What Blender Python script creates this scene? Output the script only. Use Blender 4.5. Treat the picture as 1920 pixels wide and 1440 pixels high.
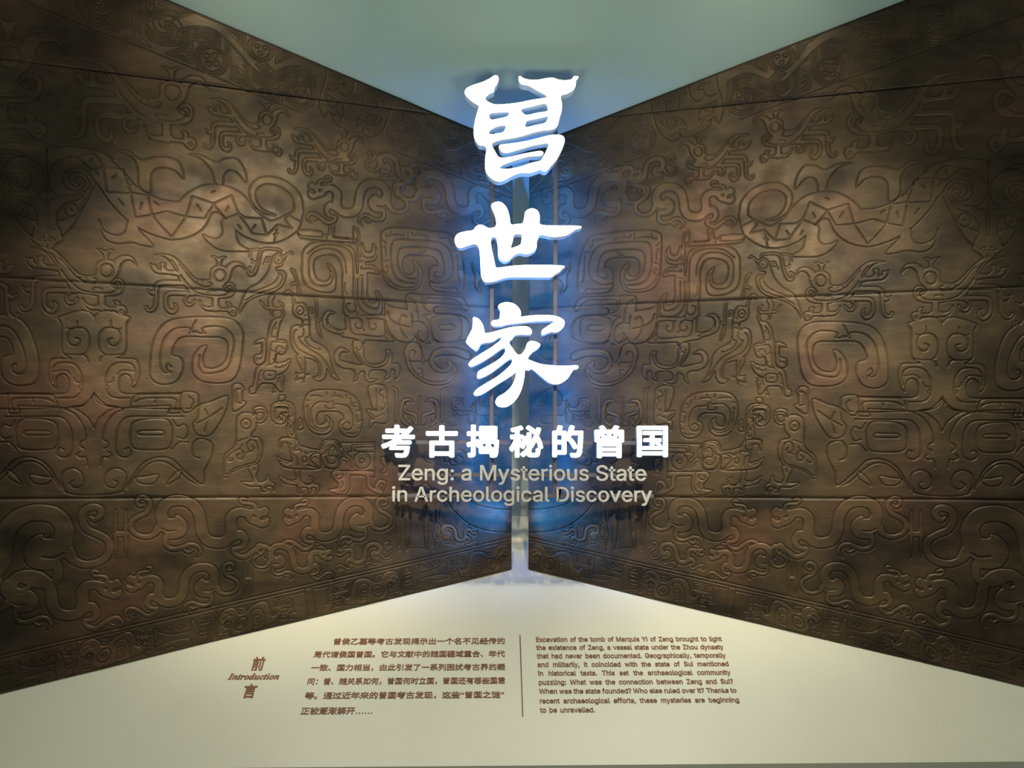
import bpy, math, random
import numpy as np
from mathutils import Vector, Matrix

for _o in list(bpy.data.objects):
    bpy.data.objects.remove(_o)
random.seed(7)
S = bpy.context.scene
COL = S.collection

# ------------------------------------------------------------------ camera
F = 1440.0                      # focal length in pixels of the 1920x1440 frame
YH = 880.0                      # image row of the horizon
PSI = math.radians(1.53)        # camera turned slightly to the right
ROLL = 0.0023
CAM = Vector((-0.149, 0.0, 1.60))
cam_data = bpy.data.cameras.new('camera')
cam_data.sensor_width = 36.0
cam_data.lens = F / 1920.0 * 36.0
cam_data.shift_y = (YH - 720.0) / 1920.0
cam_data.clip_end = 100
cam = bpy.data.objects.new('camera', cam_data)
COL.objects.link(cam)
cam.matrix_world = (Matrix.Translation(CAM) @ Matrix.Rotation(-PSI, 4, 'Z')
                    @ Matrix.Rotation(math.pi / 2, 4, 'X') @ Matrix.Rotation(ROLL, 4, 'Z'))
S.camera = cam

# ------------------------------------------------------------------ view and light
S.view_settings.view_transform = 'Standard'
S.view_settings.look = 'None'
S.view_settings.gamma = 1.0
S.view_settings.use_curve_mapping = False
S.view_settings.exposure = 0.0

world = bpy.data.worlds.new('room_ambient')
S.world = world
world.use_nodes = True
world.node_tree.nodes['Background'].inputs[0].default_value = (0.72, 0.86, 0.74, 1)
world.node_tree.nodes['Background'].inputs[1].default_value = 0.17


def spot(name, loc, target, energy, color, angle, blend, radius):
    d = bpy.data.lights.new(name, 'SPOT')
    d.energy = energy; d.color = color
    d.spot_size = math.radians(angle); d.spot_blend = blend
    d.shadow_soft_size = radius
    o = bpy.data.objects.new(name, d)
    COL.objects.link(o)
    o.location = loc
    o.rotation_euler = (Vector(target) - Vector(loc)).to_track_quat('-Z', 'Y').to_euler()
    return o


WARM = (1.0, 0.84, 0.60)
CREAM = (1.0, 0.96, 0.82)
spot('track_spot_middle', (0.25, 2.35, 4.5), (0.0, 3.4, 0.9), 128, CREAM, 60, 0.8, 0.03)
spot('track_spot_west', (-0.75, 0.3, 3.9), (-1.05, 3.75, 2.06), 600, WARM, 41, 1.0, 0.10)
spot('track_spot_east', (0.75, 0.3, 3.9), (1.0, 3.75, 2.08), 435, WARM, 41, 1.0, 0.10)
spot('plinth_spot_west', (-1.45, 2.45, 4.6), (-1.45, 3.15, 0.5), 215, CREAM, 56, 0.9, 0.05)
spot('plinth_spot_east', (1.45, 2.45, 4.6), (1.45, 3.15, 0.5), 305, CREAM, 56, 0.9, 0.05)
spot('added_soffit_light_west', (-1.7, 1.3, 0.06), (-0.4, 3.3, 4.1), 325, (0.90, 1.0, 0.88), 62, 1.0, 0.90)  # this and the next: unseen lamps added to brighten the soffit
spot('added_soffit_light_east', (1.7, 1.3, 0.06), (0.4, 3.3, 4.1), 325, (0.90, 1.0, 0.88), 62, 1.0, 0.90)
spot('track_graze_west', (-1.30, 2.75, 4.35), (-1.25, 3.72, 3.3), 26, WARM, 66, 1.0, 0.03)
spot('track_graze_east', (1.10, 2.75, 4.35), (1.05, 3.75, 3.3), 26, WARM, 66, 1.0, 0.03)
for _sx in (-1, 1):     # unseen blue lamps added behind the lowest bar, imitating lens bloom on the corner
    spot('added_corner_blue_' + ('west' if _sx < 0 else 'east'), (_sx * -0.10, 3.785, 1.475), (_sx * 0.24, 3.94, 1.31), 34, (0.02, 0.27, 1.0), 52, 1.0, 0.02)
# unseen lamp added behind the left panel to brighten the wall behind the slit
_d = bpy.data.lights.new('added_slit_lamp', 'AREA')
_d.shape = 'RECTANGLE'; _d.size = 0.05; _d.size_y = 2.0; _d.energy = 2.2; _d.color = (0.80, 0.95, 1.0)
_o = bpy.data.objects.new('added_slit_lamp', _d)
COL.objects.link(_o)
_o.location = (-0.42, 4.07, 2.1)
_o.rotation_euler = (Vector((0.0, 4.30, 2.1)) - Vector(_o.location)).to_track_quat('-Z', 'Y').to_euler()

# ------------------------------------------------------------------ the place in numbers
TH = math.radians(14.15)        # each relief panel leans this far towards the viewer
CT, ST = math.cos(TH), math.sin(TH)
Y0 = 4.0                        # where the two panels would meet
Z_BOT, T_BOT = 1.60 - 0.509, 0.82     # sloping plinth: height at the meeting line, rise per metre
Z_TOP, T_TOP = 1.60 + 1.667, 1.192    # sloping soffit
SEAMS = (1.466, 2.433, 3.388)         # horizontal sheet joints
S_IN, S_OUT = 0.050, 2.95
TX_Y = 3.70                     # front of the hanging characters
CP, SP = math.cos(PSI), math.sin(PSI)


def zbot(s): return Z_BOT - T_BOT * ST * s
def ztop(s): return Z_TOP + T_TOP * ST * s


def ray(px, py):
    u = (px - 960.0) / F
    dx, dy = SP + u * CP, CP - u * SP
    dz = (YH + ROLL * (px - 960.0) - py) / F
    return dx, dy, dz


def on_wall(px, py, side):
    """measured photo point -> (distance along the panel, height)"""
    dx, dy, dz = ray(px, py)
    n0 = ST if side == 'R' else -ST
    k = (CT * Y0 - n0 * CAM.x) / (n0 * dx + CT * dy)
    return abs(CAM.x + k * dx) / CT, CAM.z + k * dz


def on_vertical(px, py, Y):
    dx, dy, dz = ray(px, py)
    k = Y / dy
    return CAM.x + k * dx, CAM.z + k * dz


ALPHA = math.atan(T_BOT)
CA, SA = math.cos(ALPHA), math.sin(ALPHA)


def on_plinth(px, py):
    """-> (x, distance up the slope measured from the meeting line)"""
    dx, dy, dz = ray(px, py)
    k = (Z_BOT - T_BOT * Y0 - CAM.z) / (dz - T_BOT * dy)
    return CAM.x + k * dx, (k * dy - Y0) / CA


# ------------------------------------------------------------------ small builders
def tag(o, label=None, cat=None, group=None, kind=None):
    if label: o['label'] = label
    if cat: o['category'] = cat
    if group: o['group'] = group
    if kind: o['kind'] = kind
    return o


def link(name, me, mat, parent=None):
    o = bpy.data.objects.new(name, me)
    COL.objects.link(o)
    if mat is not None:
        me.materials.clear()
        me.materials.append(mat)
    if parent is not None: o.parent = parent
    return o


def empty(name, loc):
    o = bpy.data.objects.new(name, None)
    COL.objects.link(o)
    o.location = loc
    o.empty_display_size = 0.1
    return o


def mesh(name, verts, faces):
    me = bpy.data.meshes.new(name)
    me.from_pydata([tuple(v) for v in verts], [], faces)
    me.update()
    return me


def box_mesh(name, x0, x1, y0, y1, z0, z1, bev=0.0):
    import bmesh
    bm = bmesh.new()
    bmesh.ops.create_cube(bm, size=1.0)
    for v in bm.verts:
        v.co = Vector((x0 + (v.co.x + .5) * (x1 - x0), y0 + (v.co.y + .5) * (y1 - y0), z0 + (v.co.z + .5) * (z1 - z0)))
    if bev > 0:
        bmesh.ops.bevel(bm, geom=list(bm.edges), offset=bev, segments=2, affect='EDGES')
    me = bpy.data.meshes.new(name)
    bm.to_mesh(me); bm.free()
    return me


def prism_mesh(name, pts_a, pts_b):
    """closed prism between two equal rings of 3-D points"""
    n = len(pts_a)
    v = list(pts_a) + list(pts_b)
    f = [tuple(range(n - 1, -1, -1)), tuple(range(n, 2 * n))]
    f += [(i, (i + 1) % n, n + (i + 1) % n, n + i) for i in range(n)]
    me = mesh(name, v, f)
    import bmesh
    bm = bmesh.new(); bm.from_mesh(me)
    bmesh.ops.recalc_face_normals(bm, faces=bm.faces)
    bm.to_mesh(me); bm.free()
    return me


def smooth(pts, closed=False, n=6):
    """Catmull-Rom through the points"""
    p = np.asarray(pts, float)
    m = len(p)
    if m < 3 and not closed:
        return p
    out = []
    rng = range(m) if closed else range(m - 1)
    for i in rng:
        if closed:
            p0, p1, p2, p3 = p[(i - 1) % m], p[i], p[(i + 1) % m], p[(i + 2) % m]
        else:
            p1, p2 = p[i], p[i + 1]
            p0 = p[i - 1] if i > 0 else 2 * p1 - p2
            p3 = p[i + 2] if i + 2 < m else 2 * p2 - p1
        for k in range(n):
            t = k / n
            out.append(0.5 * (2 * p1 + (p2 - p0) * t + (2 * p0 - 5 * p1 + 4 * p2 - p3) * t * t
                              + (3 * p1 - p0 - 3 * p2 + p3) * t ** 3))
    if not closed:
        out.append(p[-1])
    return np.array(out)


# ------------------------------------------------------------------ materials
def new_mat(name):
    m = bpy.data.materials.new(name)
    m.use_nodes = True
    nt = m.node_tree
    return m, nt, nt.nodes['Principled BSDF']


def noise_color(nt, bsdf, c0, c1, scale, detail=4, lo=0.35, hi=0.65, mapping=None):
    tc = nt.nodes.new('ShaderNodeTexCoord')
    no = nt.nodes.new('ShaderNodeTexNoise')
    no.inputs['Scale'].default_value = scale
    no.inputs['Detail'].default_value = detail
    src = tc.outputs['Object']
    if mapping:
        mp = nt.nodes.new('ShaderNodeMapping')
        mp.inputs['Scale'].default_value = mapping
        nt.links.new(src, mp.inputs[0]); src = mp.outputs[0]
    nt.links.new(src, no.inputs['Vector'])
    r = nt.nodes.new('ShaderNodeValToRGB')
    r.color_ramp.elements[0].position = lo
    r.color_ramp.elements[0].color = (*c0, 1)
    r.color_ramp.elements[1].position = hi
    r.color_ramp.elements[1].color = (*c1, 1)
    nt.links.new(no.outputs['Fac'], r.inputs[0])
    return r.outputs[0], src


def simple(name, col, rough=0.5, metal=0.0, scale=6.0, var=0.06, spec=0.5):
    m, nt, b = new_mat(name)
    c0 = tuple(c * (1 - var) for c in col); c1 = tuple(min(1, c * (1 + var)) for c in col)
    out, _ = noise_color(nt, b, c0, c1, scale)
    nt.links.new(out, b.inputs['Base Color'])
    b.inputs['Roughness'].default_value = rough
    b.inputs['Metallic'].default_value = metal
    b.inputs['Specular IOR Level'].default_value = spec
    return m


def glow(name, col, strength):
    m, nt, b = new_mat(name)
    b.inputs['Base Color'].default_value = (0.8, 0.8, 0.8, 1)
    b.inputs['Emission Color'].default_value = (*col, 1)
    b.inputs['Emission Strength'].default_value = strength
    return m


def bronze():
    m, nt, b = new_mat('patinated_bronze')
    base, src = noise_color(nt, b, (0.057, 0.040, 0.020), (0.128, 0.084, 0.041), 4.2, 9, 0.34, 0.66, (1, 1, 1.4))
    rust, _ = noise_color(nt, b, (0, 0, 0), (1, 1, 1), 1.7, 5, 0.52, 0.74)
    mix = nt.nodes.new('ShaderNodeMix'); mix.data_type = 'RGBA'
    nt.links.new(rust, mix.inputs[0])
    nt.links.new(base, mix.inputs[6])
    mix.inputs[7].default_value = (0.175, 0.083, 0.050, 1)
    dark, _ = noise_color(nt, b, (0.50, 0.52, 0.54), (1, 1, 1), 3.4, 6, 0.34, 0.52, (1, 1, 1.7))
    mul = nt.nodes.new('ShaderNodeMix'); mul.data_type = 'RGBA'; mul.blend_type = 'MULTIPLY'
    mul.inputs[0].default_value = 1.0
    nt.links.new(mix.outputs[2], mul.inputs[6]); nt.links.new(dark, mul.inputs[7])
    mot, _ = noise_color(nt, b, (0.80, 0.80, 0.80), (1.12, 1.12, 1.12), 16.0, 8, 0.36, 0.64, (0.6, 0.6, 1.5))
    mul2 = nt.nodes.new('ShaderNodeMix'); mul2.data_type = 'RGBA'; mul2.blend_type = 'MULTIPLY'
    mul2.inputs[0].default_value = 1.0
    nt.links.new(mul.outputs[2], mul2.inputs[6]); nt.links.new(mot, mul2.inputs[7])
    # figures are rubbed to a lighter bronze than the ground around them
    at = nt.nodes.new('ShaderNodeAttribute'); at.attribute_name = 'rubbed'
    rub = nt.nodes.new('ShaderNodeMix'); rub.data_type = 'RGBA'
    rub.inputs[6].default_value = (0.92, 0.92, 0.92, 1); rub.inputs[7].default_value = (1.18, 1.17, 1.16, 1)
    nt.links.new(at.outputs['Fac'], rub.inputs[0])
    mul3 = nt.nodes.new('ShaderNodeMix'); mul3.data_type = 'RGBA'; mul3.blend_type = 'MULTIPLY'
    mul3.inputs[0].default_value = 1.0
    nt.links.new(mul2.outputs[2], mul3.inputs[6]); nt.links.new(rub.outputs[2], mul3.inputs[7])
    nt.links.new(mul3.outputs[2], b.inputs['Base Color'])
    ro, _ = noise_color(nt, b, (0.46,) * 3, (0.64,) * 3, 9.0, 5)
    nt.links.new(ro, b.inputs['Roughness'])
    b.inputs['Metallic'].default_value = 0.22
    fine = nt.nodes.new('ShaderNodeTexNoise')
    fine.inputs['Scale'].default_value = 90; fine.inputs['Detail'].default_value = 5
    mp = nt.nodes.new('ShaderNodeMapping'); mp.inputs['Scale'].default_value = (0.35, 0.35, 1.0)
    nt.links.new(src, mp.inputs[0]); nt.links.new(mp.outputs[0], fine.inputs['Vector'])
    bu = nt.nodes.new('ShaderNodeBump')
    bu.inputs['Strength'].default_value = 0.18; bu.inputs['Distance'].default_value = 0.004
    nt.links.new(fine.outputs['Fac'], bu.inputs['Height'])
    nt.links.new(bu.outputs[0], b.inputs['Normal'])
    return m


M_BRONZE = bronze()
M_BACKING = simple('dark_backing_board', (0.020, 0.018, 0.016), 0.7)
M_PLINTH = simple('cream_painted_board', (0.74, 0.73, 0.585), 0.42, 0, 3.0, 0.02, 0.4)
M_SOFFIT = simple('pale_green_grey_paint', (0.42, 0.53, 0.47), 0.7, 0, 3.0, 0.02, 0.3)
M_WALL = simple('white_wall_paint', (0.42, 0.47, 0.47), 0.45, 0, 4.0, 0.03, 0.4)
M_FLOOR = simple('grey_stone_floor', (0.20, 0.20, 0.18), 0.35, 0, 8.0, 0.12)
M_ROD = simple('grey_lilac_metal', (0.17, 0.165, 0.21), 0.55, 0.2, 20, 0.05)
M_GREY_LETTER = simple('pale_grey_acrylic', (0.70, 0.71, 0.70), 0.45, 0, 30, 0.02)
M_TEXT = simple('brown_raised_lettering', (0.22, 0.072, 0.018), 0.5, 0, 40, 0.2)
M_RULE = simple('dark_brown_rule', (0.06, 0.045, 0.03), 0.5, 0, 40, 0.1)
M_FACE = glow('lit_white_face', (1.0, 1.0, 0.985), 3.2)
M_SIDE = glow('blue_glare_glow_side', (0.06, 0.20, 0.46), 0.35)  # glow given to the sides to imitate blue glare from the faces
M_BACK_GLOW = glow('added_blue_back_glow', (0.10, 0.36, 1.0), 0.5)  # glow added to the character backs, standing in for blue lens bloom
M_BACK_GLOW_TOP = glow('faint_added_back_glow', (0.25, 0.50, 1.0), 0.16)  # weaker added back glow for the top character
M_ADDED_STRIP = glow('added_blue_glow', (0.02, 0.24, 1.0), 90.0)  # strong added source that imitates blue lens flare in the corner

# ------------------------------------------------------------------ the relief design (one half; both panels carry it, mirrored)
STEP = 0.0025
GS = np.arange(0.0, S_OUT + 0.02, STEP)
GZ = np.arange(0.38, 4.30, STEP)
NS, NZ = len(GS), len(GZ)
BIG = 1.0
RAISED = np.full((NZ, NS), BIG, np.float32)     # signed distance to raised figures
GROOVE = np.full((NZ, NS), BIG, np.float32)     # signed distance to cut lines


def _win(lo, hi, pad):
    i0 = max(0, int((lo[0] - pad) / STEP)); i1 = min(NS, int((hi[0] + pad) / STEP) + 2)
    j0 = max(0, int((lo[1] - pad - GZ[0]) / STEP)); j1 = min(NZ, int((hi[1] + pad - GZ[0]) / STEP) + 2)
    return i0, i1, j0, j1


def seg_dist(dst, pts, half, pad):
    """min-combine distance-to-polyline minus half width into dst"""
    half = np.broadcast_to(np.asarray(half, float), (len(pts),))
    for k in range(len(pts) - 1):
        a, b = pts[k], pts[k + 1]
        h0, h1 = half[k], half[k + 1]
        i0, i1, j0, j1 = _win(np.minimum(a, b), np.maximum(a, b), pad + max(h0, h1))
        if i0 >= i1 or j0 >= j1: continue
        x = GS[i0:i1][None, :]; y = GZ[j0:j1][:, None]
        d = b - a
        L = d[0] * d[0] + d[1] * d[1] + 1e-12
        t = np.clip(((x - a[0]) * d[0] + (y - a[1]) * d[1]) / L, 0, 1)
        r = np.hypot(x - a[0] - t * d[0], y - a[1] - t * d[1]) - (h0 + (h1 - h0) * t)
        w = dst[j0:j1, i0:i1]
        np.minimum(w, r, out=w)


def poly_sd(pts, pad):
    lo, hi = pts.min(0), pts.max(0)
    i0, i1, j0, j1 = _win(lo, hi, pad)
    if i0 >= i1 or j0 >= j1: return None
    full = np.full((NZ, NS), BIG, np.float32) if False else None
    x = GS[i0:i1][None, :]; y = GZ[j0:j1][:, None]
    ins = np.zeros((j1 - j0, i1 - i0), bool)
    q = np.vstack([pts, pts[:1]])
    for k in range(len(pts)):
        a, b = q[k], q[k + 1]
        if a[1] == b[1]: continue
        c = (a[1] > y) != (b[1] > y)
        xi = a[0] + (y - a[1]) * (b[0] - a[0]) / (b[1] - a[1])
        ins ^= c & (x < xi)
    tmp = _scratch(j0, j1, i0, i1)
    seg_dist(SCR, q, 0.0, pad)
    d = np.where(ins, -tmp, tmp)
    return d, (i0, i1, j0, j1)


SCR = np.full((NZ, NS), 0.03, np.float32)


def _scratch(j0, j1, i0, i1):
    SCR[max(0, j0 - 30):j1 + 30, max(0, i0 - 30):i1 + 30] = 0.03
    return SCR[j0:j1, i0:i1]


class Crop:
    """a measured view of one panel: x0, y0, scale, side"""
    def __init__(self, x0, y0, sc, side):
        self.x0, self.y0, self.sc, self.side = x0, y0, sc, side

    def pt(self, x, y): return on_wall(self.x0 + x / self.sc, self.y0 + y / self.sc, self.side)

    def pts(self, p): return np.array([self.pt(x, y) for x, y in p])

    def unit(self, p):
        m = np.mean(np.asarray(p, float), axis=0)
        return abs(self.pt(*m)[1] - self.pt(m[0], m[1] + 1)[1])


def build(crop, shapes, mirror=None):
    """shapes in crop coordinates -> shapes in panel metres"""
    out = []
    for sh in shapes:
        kind, p = sh[0], sh[1]
        for mm in ((False, True) if mirror is not None else (False,)):
            q = [(2 * mirror - x, y) for x, y in p] if mm else p
            u = crop.unit(q)
            w = None
            if len(sh) > 2:
                w = np.asarray(sh[2], float) * u
            out.append((kind, crop.pts(q), w))
    return out


def carve(shapes, tf=None):
    for kind, p, w in shapes:
        sc = 1.0
        if tf is not None:
            p, sc = tf(p)
        if kind in ('P', 'PL', 'H'):
            q = p if kind == 'PL' else smooth(p, True, 5)
            r = poly_sd(q, 0.018)
            if r is None: continue
            d, (i0, i1, j0, j1) = r
            wdw = RAISED[j0:j1, i0:i1]
            if kind == 'H': np.maximum(wdw, -d, out=wdw)
            else: np.minimum(wdw, d, out=wdw)
        elif kind == 'R':
            ww = np.asarray(w * sc, float) / 2
            q = smooth(p, False, 6)
            if ww.ndim and len(ww) == len(p):
                ww = np.interp(np.linspace(0, len(p) - 1, len(q)), range(len(p)), ww)
            elif ww.ndim:
                ww = float(ww.mean())
            seg_dist(RAISED, q, ww, 0.018)
        elif kind in ('G', 'GL', 'GC'):
            if kind == 'GL': q = p
            elif kind == 'GC':
                q = smooth(p, True, 6); q = np.vstack([q, q[:1]])
            else: q = smooth(p, False, 6)
            h = max(0.0014, float(np.mean(w)) * sc / 2 * 0.8)
            seg_dist(GROOVE, q, h, 0.010)


def circle(cx, cy, r, n=12, ry=None):
    ry = ry or r
    return [(cx + r * math.cos(2 * math.pi * k / n), cy + ry * math.sin(2 * math.pi * k / n)) for k in range(n)]


def fit2(shapes_anchor, target):
    """uniform scale + optional flip + shift taking the two anchors onto the two targets"""
    (a0, a1), (b0, b1) = shapes_anchor, target
    a0, a1, b0, b1 = map(np.asarray, (a0, a1, b0, b1))
    va, vb = a1 - a0, b1 - b0
    fl = 1.0 if va[0] * vb[0] >= 0 else -1.0
    sc = np.hypot(*vb) / np.hypot(*va)

    def tf(p):
        q = (p - a0) * sc
        q[:, 0] *= fl
        return q + b0, sc
    return tf


def W(px, py, side): return np.array(on_wall(px, py, side))


# --- long-tailed bird (nearest clear one: left panel, middle row)
cA = Crop(270, 470, 9.6, 'L')
BIRD = build(cA, [
    ('P', [(200, 100), (330, 88), (470, 105), (580, 165), (680, 255), (760, 345), (850, 440), (930, 515), (1010, 545),
           (1100, 550), (1180, 535), (1205, 470), (1200, 400), (1230, 340), (1290, 305), (1380, 295), (1470, 325),
           (1520, 400), (1550, 480), (1520, 560), (1460, 620), (1430, 680), (1480, 740), (1560, 765), (1580, 805),
           (1500, 862), (1380, 875), (1230, 870), (1100, 842), (960, 822), (820, 765), (740, 645), (650, 560), (625, 470),
           (610, 400), (560, 335), (500, 240), (420, 165), (330, 118)]),
    ('P', [(125, 255), (160, 275), (230, 280), (245, 320), (270, 355), (305, 360), (310, 300), (312, 245), (395, 250),
           (380, 300), (400, 350), (450, 385), (560, 385), (640, 400), (650, 480), (560, 462), (450, 445), (330, 438),
           (230, 420), (170, 370), (140, 310)]),
    ('P', [(1215, 125), (1280, 130), (1345, 160), (1400, 137), (1465, 138), (1410, 180), (1385, 240), (1375, 315),
           (1325, 315), (1320, 240), (1285, 170)]),
    ('P', [(1470, 330), (1530, 265), (1610, 230), (1700, 235), (1780, 280), (1825, 385), (1770, 325), (1700, 298),
           (1630, 322), (1580, 385), (1555, 480), (1500, 470)]),
    ('R', [(1440, 690), (1490, 632), (1560, 622), (1605, 670), (1608, 750), (1560, 820), (1460, 860)], [25, 40, 45, 48, 48, 48, 30]),
    ('R', [(740, 602), (500, 600), (330, 602), (258, 640), (238, 720), (235, 900), (220, 1020), (160, 1090), (90, 1090), (50, 1040), (75, 1020)],
     [85, 85, 85, 78, 70, 65, 60, 58, 45, 32, 12]),
    ('P', [(80, 710), (130, 745), (210, 735), (215, 800), (170, 822), (120, 790)]),
    ('R', [(900, 795), (700, 790), (490, 790), (425, 830), (405, 920), (420, 1030), (470, 1100), (540, 1120), (590, 1070), (585, 1000), (548, 965)],
     [78, 76, 72, 66, 65, 66, 72, 74, 60, 38, 8]),
    ('R', [(800, 825), (752, 870), (755, 940), (800, 990), (860, 985), (900, 950), (918, 900)], [50, 45, 50, 56, 46, 30, 8]),
    ('R', [(1290, 850), (1290, 950), (1295, 1060)], [110, 95, 110]),
    ('P', [(1005, 910), (1040, 980), (1100, 1020), (1180, 1030), (1250, 1012), (1340, 1010), (1390, 1050), (1440, 1055),
           (1500, 1050), (1505, 1000), (1480, 955), (1550, 960), (1575, 1010), (1570, 1030), (1630, 1035), (1670, 1080),
           (1665, 1140), (1620, 1190), (1560, 1170), (1500, 1110), (1400, 1102), (1250, 1102), (1120, 1090), (1050, 1030), (1010, 960)]),
    ('GC', circle(1365, 465, 98, 12, 103), 34),
    ('G', [(500, 190), (560, 260), (620, 360)], 22),
    ('G', [(650, 270), (740, 370), (830, 490), (930, 590), (1040, 650), (1130, 670), (1200, 650), (1215, 605), (1160, 585)], 26),
    ('G', [(920, 590), (1000, 565), (1050, 582)], 18),
    ('G', [(670, 460), (740, 560), (850, 680), (960, 770), (1080, 810), (1250, 828), (1420, 825), (1510, 780), (1540, 720), (1495, 685)], 26),
    ('G', [(1150, 785), (1170, 750), (1220, 745), (1300, 758)], 14),
    ('GC', circle(1600, 1120, 26), 13),
])
aB = (cA.pt(1365, 465), cA.pt(1600, 1120))
for e, f_, sd in [((412, 518), (437, 587), 'L'), ((200, 509), (228, 586), 'L'), ((-135, 503), (-165, 583), 'L'),
                  ((322, 177), (356, 273), 'L'), ((500, 227), (522, 288), 'L'), ((645.5, 277.5), (665, 333), 'L'),
                  ((19, 108), (68, 248), 'L')]:
    carve(BIRD, fit2(aB, (W(*e, sd), W(*f_, sd))))

# --- coiling dragon (nearest clear one: right panel, low row)
cB = Crop(1220, 920, 8.727, 'R')
DRAGON = build(cB, [
    ('R', [(150, 225), (120, 250), (72, 215), (78, 155), (140, 138), (205, 175), (220, 250), (175, 335), (85, 380), (15, 430), (-5, 515),
           (50, 600), (165, 640), (270, 612), (330, 530)],
     [30, 48, 58, 62, 66, 66, 68, 66, 66, 66, 66, 66, 66, 72, 110]),
    ('R', [(385, 470), (358, 340), (425, 220), (560, 185), (700, 220), (800, 325), (842, 480), (860, 610), (935, 720), (1080, 757),
           (1195, 715), (1238, 600), (1228, 460), (1290, 370), (1400, 362), (1500, 400)],
     [170, 150, 150, 145, 145, 145, 145, 150, 150, 150, 150, 145, 145, 130, 125, 140]),
    ('P', [(330, 440), (430, 410), (515, 405), (530, 372), (600, 395), (665, 470), (683, 550), (645, 640), (560, 682), (440, 680), (400, 610), (330, 550)]),
    ('R', [(425, 620), (408, 690), (420, 770), (500, 812), (600, 800), (700, 762), (790, 780), (838, 840), (828, 890), (785, 932)],
     [75, 68, 65, 65, 65, 62, 60, 50, 40, 8]),
    ('R', [(640, 830), (690, 860), (735, 840), (742, 812)], [50, 46, 36, 10]),
    ('R', [(1240, 690), (1350, 660), (1412, 740), (1385, 820), (1310, 845), (1258, 850), (1290, 920), (1400, 962), (1500, 905), (1600, 842),
           (1690, 835), (1748, 890), (1740, 945), (1685, 990)],
     [130, 130, 92, 80, 62, 66, 70, 70, 70, 66, 62, 56, 42, 8]),
    ('R', [(1580, 890), (1620, 930), (1665, 915)], [40, 44, 14]),
    ('H', [(1240, 775), (1300, 742), (1332, 768), (1310, 792)]),
    ('P', [(1440, 335), (1510, 318), (1580, 312), (1625, 312), (1660, 290), (1712, 310), (1742, 370), (1705, 420), (1650, 428), (1620, 455),
           (1650, 472), (1690, 455), (1735, 445), (1745, 510), (1710, 562), (1640, 580), (1570, 550), (1480, 515), (1425, 455), (1410, 400)]),
    ('R', [(1555, 335), (1540, 272), (1470, 245), (1390, 240), (1350, 200), (1372, 170), (1430, 182), (1440, 210)], [70, 60, 50, 50, 46, 46, 40, 16]),
    ('G', [(365, 540), (440, 577), (530, 570)], 20),
    ('G', [(1527, 410), (1540, 420)], 46),
])
aD = (cB.pt(1535, 415), cB.pt(170, 665))
for e, t, sd in [((1396, 967.5), (1239.5, 996), 'R'), ((477, 968), (277, 1022), 'L'), ((2087, 1012), (1777, 1070), 'R'),
                 ((607.5, 1040), (499, 1089), 'L'), ((644, 1035), (726, 1035), 'L'), ((262, 1092), (427, 1113), 'L'),
                 ((200, 1103), (13, 1197), 'L'), ((790, 315), (702, 337), 'L'), ((599, 359), (742, 412), 'L'),
                 ((915, 363), (777.5, 416), 'L'), ((1067, 996), (1126, 1027), 'R')]:
    carve(DRAGON, fit2(aD, (W(*e, sd), W(*t, sd))))

# --- paired spear heads
cC = Crop(0, 900, 3.0, 'L')
for x0, y0, hh, gap in ((652, 305, 140, 58), (1380, 557, 96, 32)):
    for k in (0, 1):
        x = x0 + k * gap
        carve(build(cC, [('P', [(x, y0 - hh), (x + 9 * hh / 140, y0 - hh * .4), (x + 13 * hh / 140, y0), (x + 9 * hh / 140, y0 + hh * .4), (x, y0 + hh),
                                (x - 9 * hh / 140, y0 + hh * .4), (x - 13 * hh / 140, y0), (x - 9 * hh / 140, y0 - hh * .4)])]))
    carve(build(cC, [('R', [(x0, y0), (x0 + gap, y0)], 34 * hh / 140)]))

# --- ram head (left panel), symmetric about its nose
cR = Crop(0, 240, 6.0, 'L')
carve(build(cR, [
    ('P', [(525, 1330), (640, 1312), (705, 1268), (690, 1210), (725, 1212), (830, 1090), (900, 960), (960, 845), (1030, 700), (1055, 600),
           (1010, 480), (940, 380), (850, 330), (700, 345), (590, 400), (525, 480)]),
    ('G', [(870, 640), (842, 612), (862, 572), (925, 582), (955, 640), (910, 705), (820, 722), (740, 680), (708, 600), (740, 505), (830, 458),
           (940, 468), (1028, 560), (1030, 645), (960, 720), (880, 755), (760, 770), (640, 765), (570, 700), (548, 580), (580, 460), (680, 370),
           (830, 325), (950, 296), (1060, 300)], 15),
    ('G', [(905, 615), (895, 655), (840, 668), (785, 630), (770, 570), (795, 525), (865, 505), (940, 530), (1000, 610), (985, 690)], 13),
    ('G', [(550, 1120), (548, 880), (590, 812), (700, 790), (860, 770), (960, 715)], 13),
    ('GC', circle(800, 935, 74), 14), ('G', [(798, 932), (804, 940)], 30),
    ('G', [(640, 1080), (640, 980), (685, 910), (780, 850), (900, 800), (965, 745)], 15),
    ('G', [(655, 1062), (760, 1022), (860, 992), (905, 890), (950, 800)], 12),
    ('G', [(632, 1110), (640, 1040)], 18),
    ('G', [(665, 1130), (700, 1220)], 14),
    ('G', [(630, 1275), (590, 1250), (555, 1238), (570, 1265), (550, 1285), (625, 1275)], 10),
], mirror=528))
carve(build(cR, [('G', [(528, 250), (528, 640), (528, 900), (528, 1140)], 12),
                 ('P', [(535, 250), (640, 222), (800, 212), (950, 230), (1085, 265), (1250, 355), (1180, 420), (1060, 300), (900, 298), (720, 350), (590, 430), (530, 500)]),
                 ('P', [(525, 250), (400, 205), (200, 175), (-60, 180), (-60, 230), (130, 250), (300, 310), (430, 395), (520, 490)]),
                 ('G', [(440, 745), (525, 690), (610, 745)], 10)]))

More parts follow.
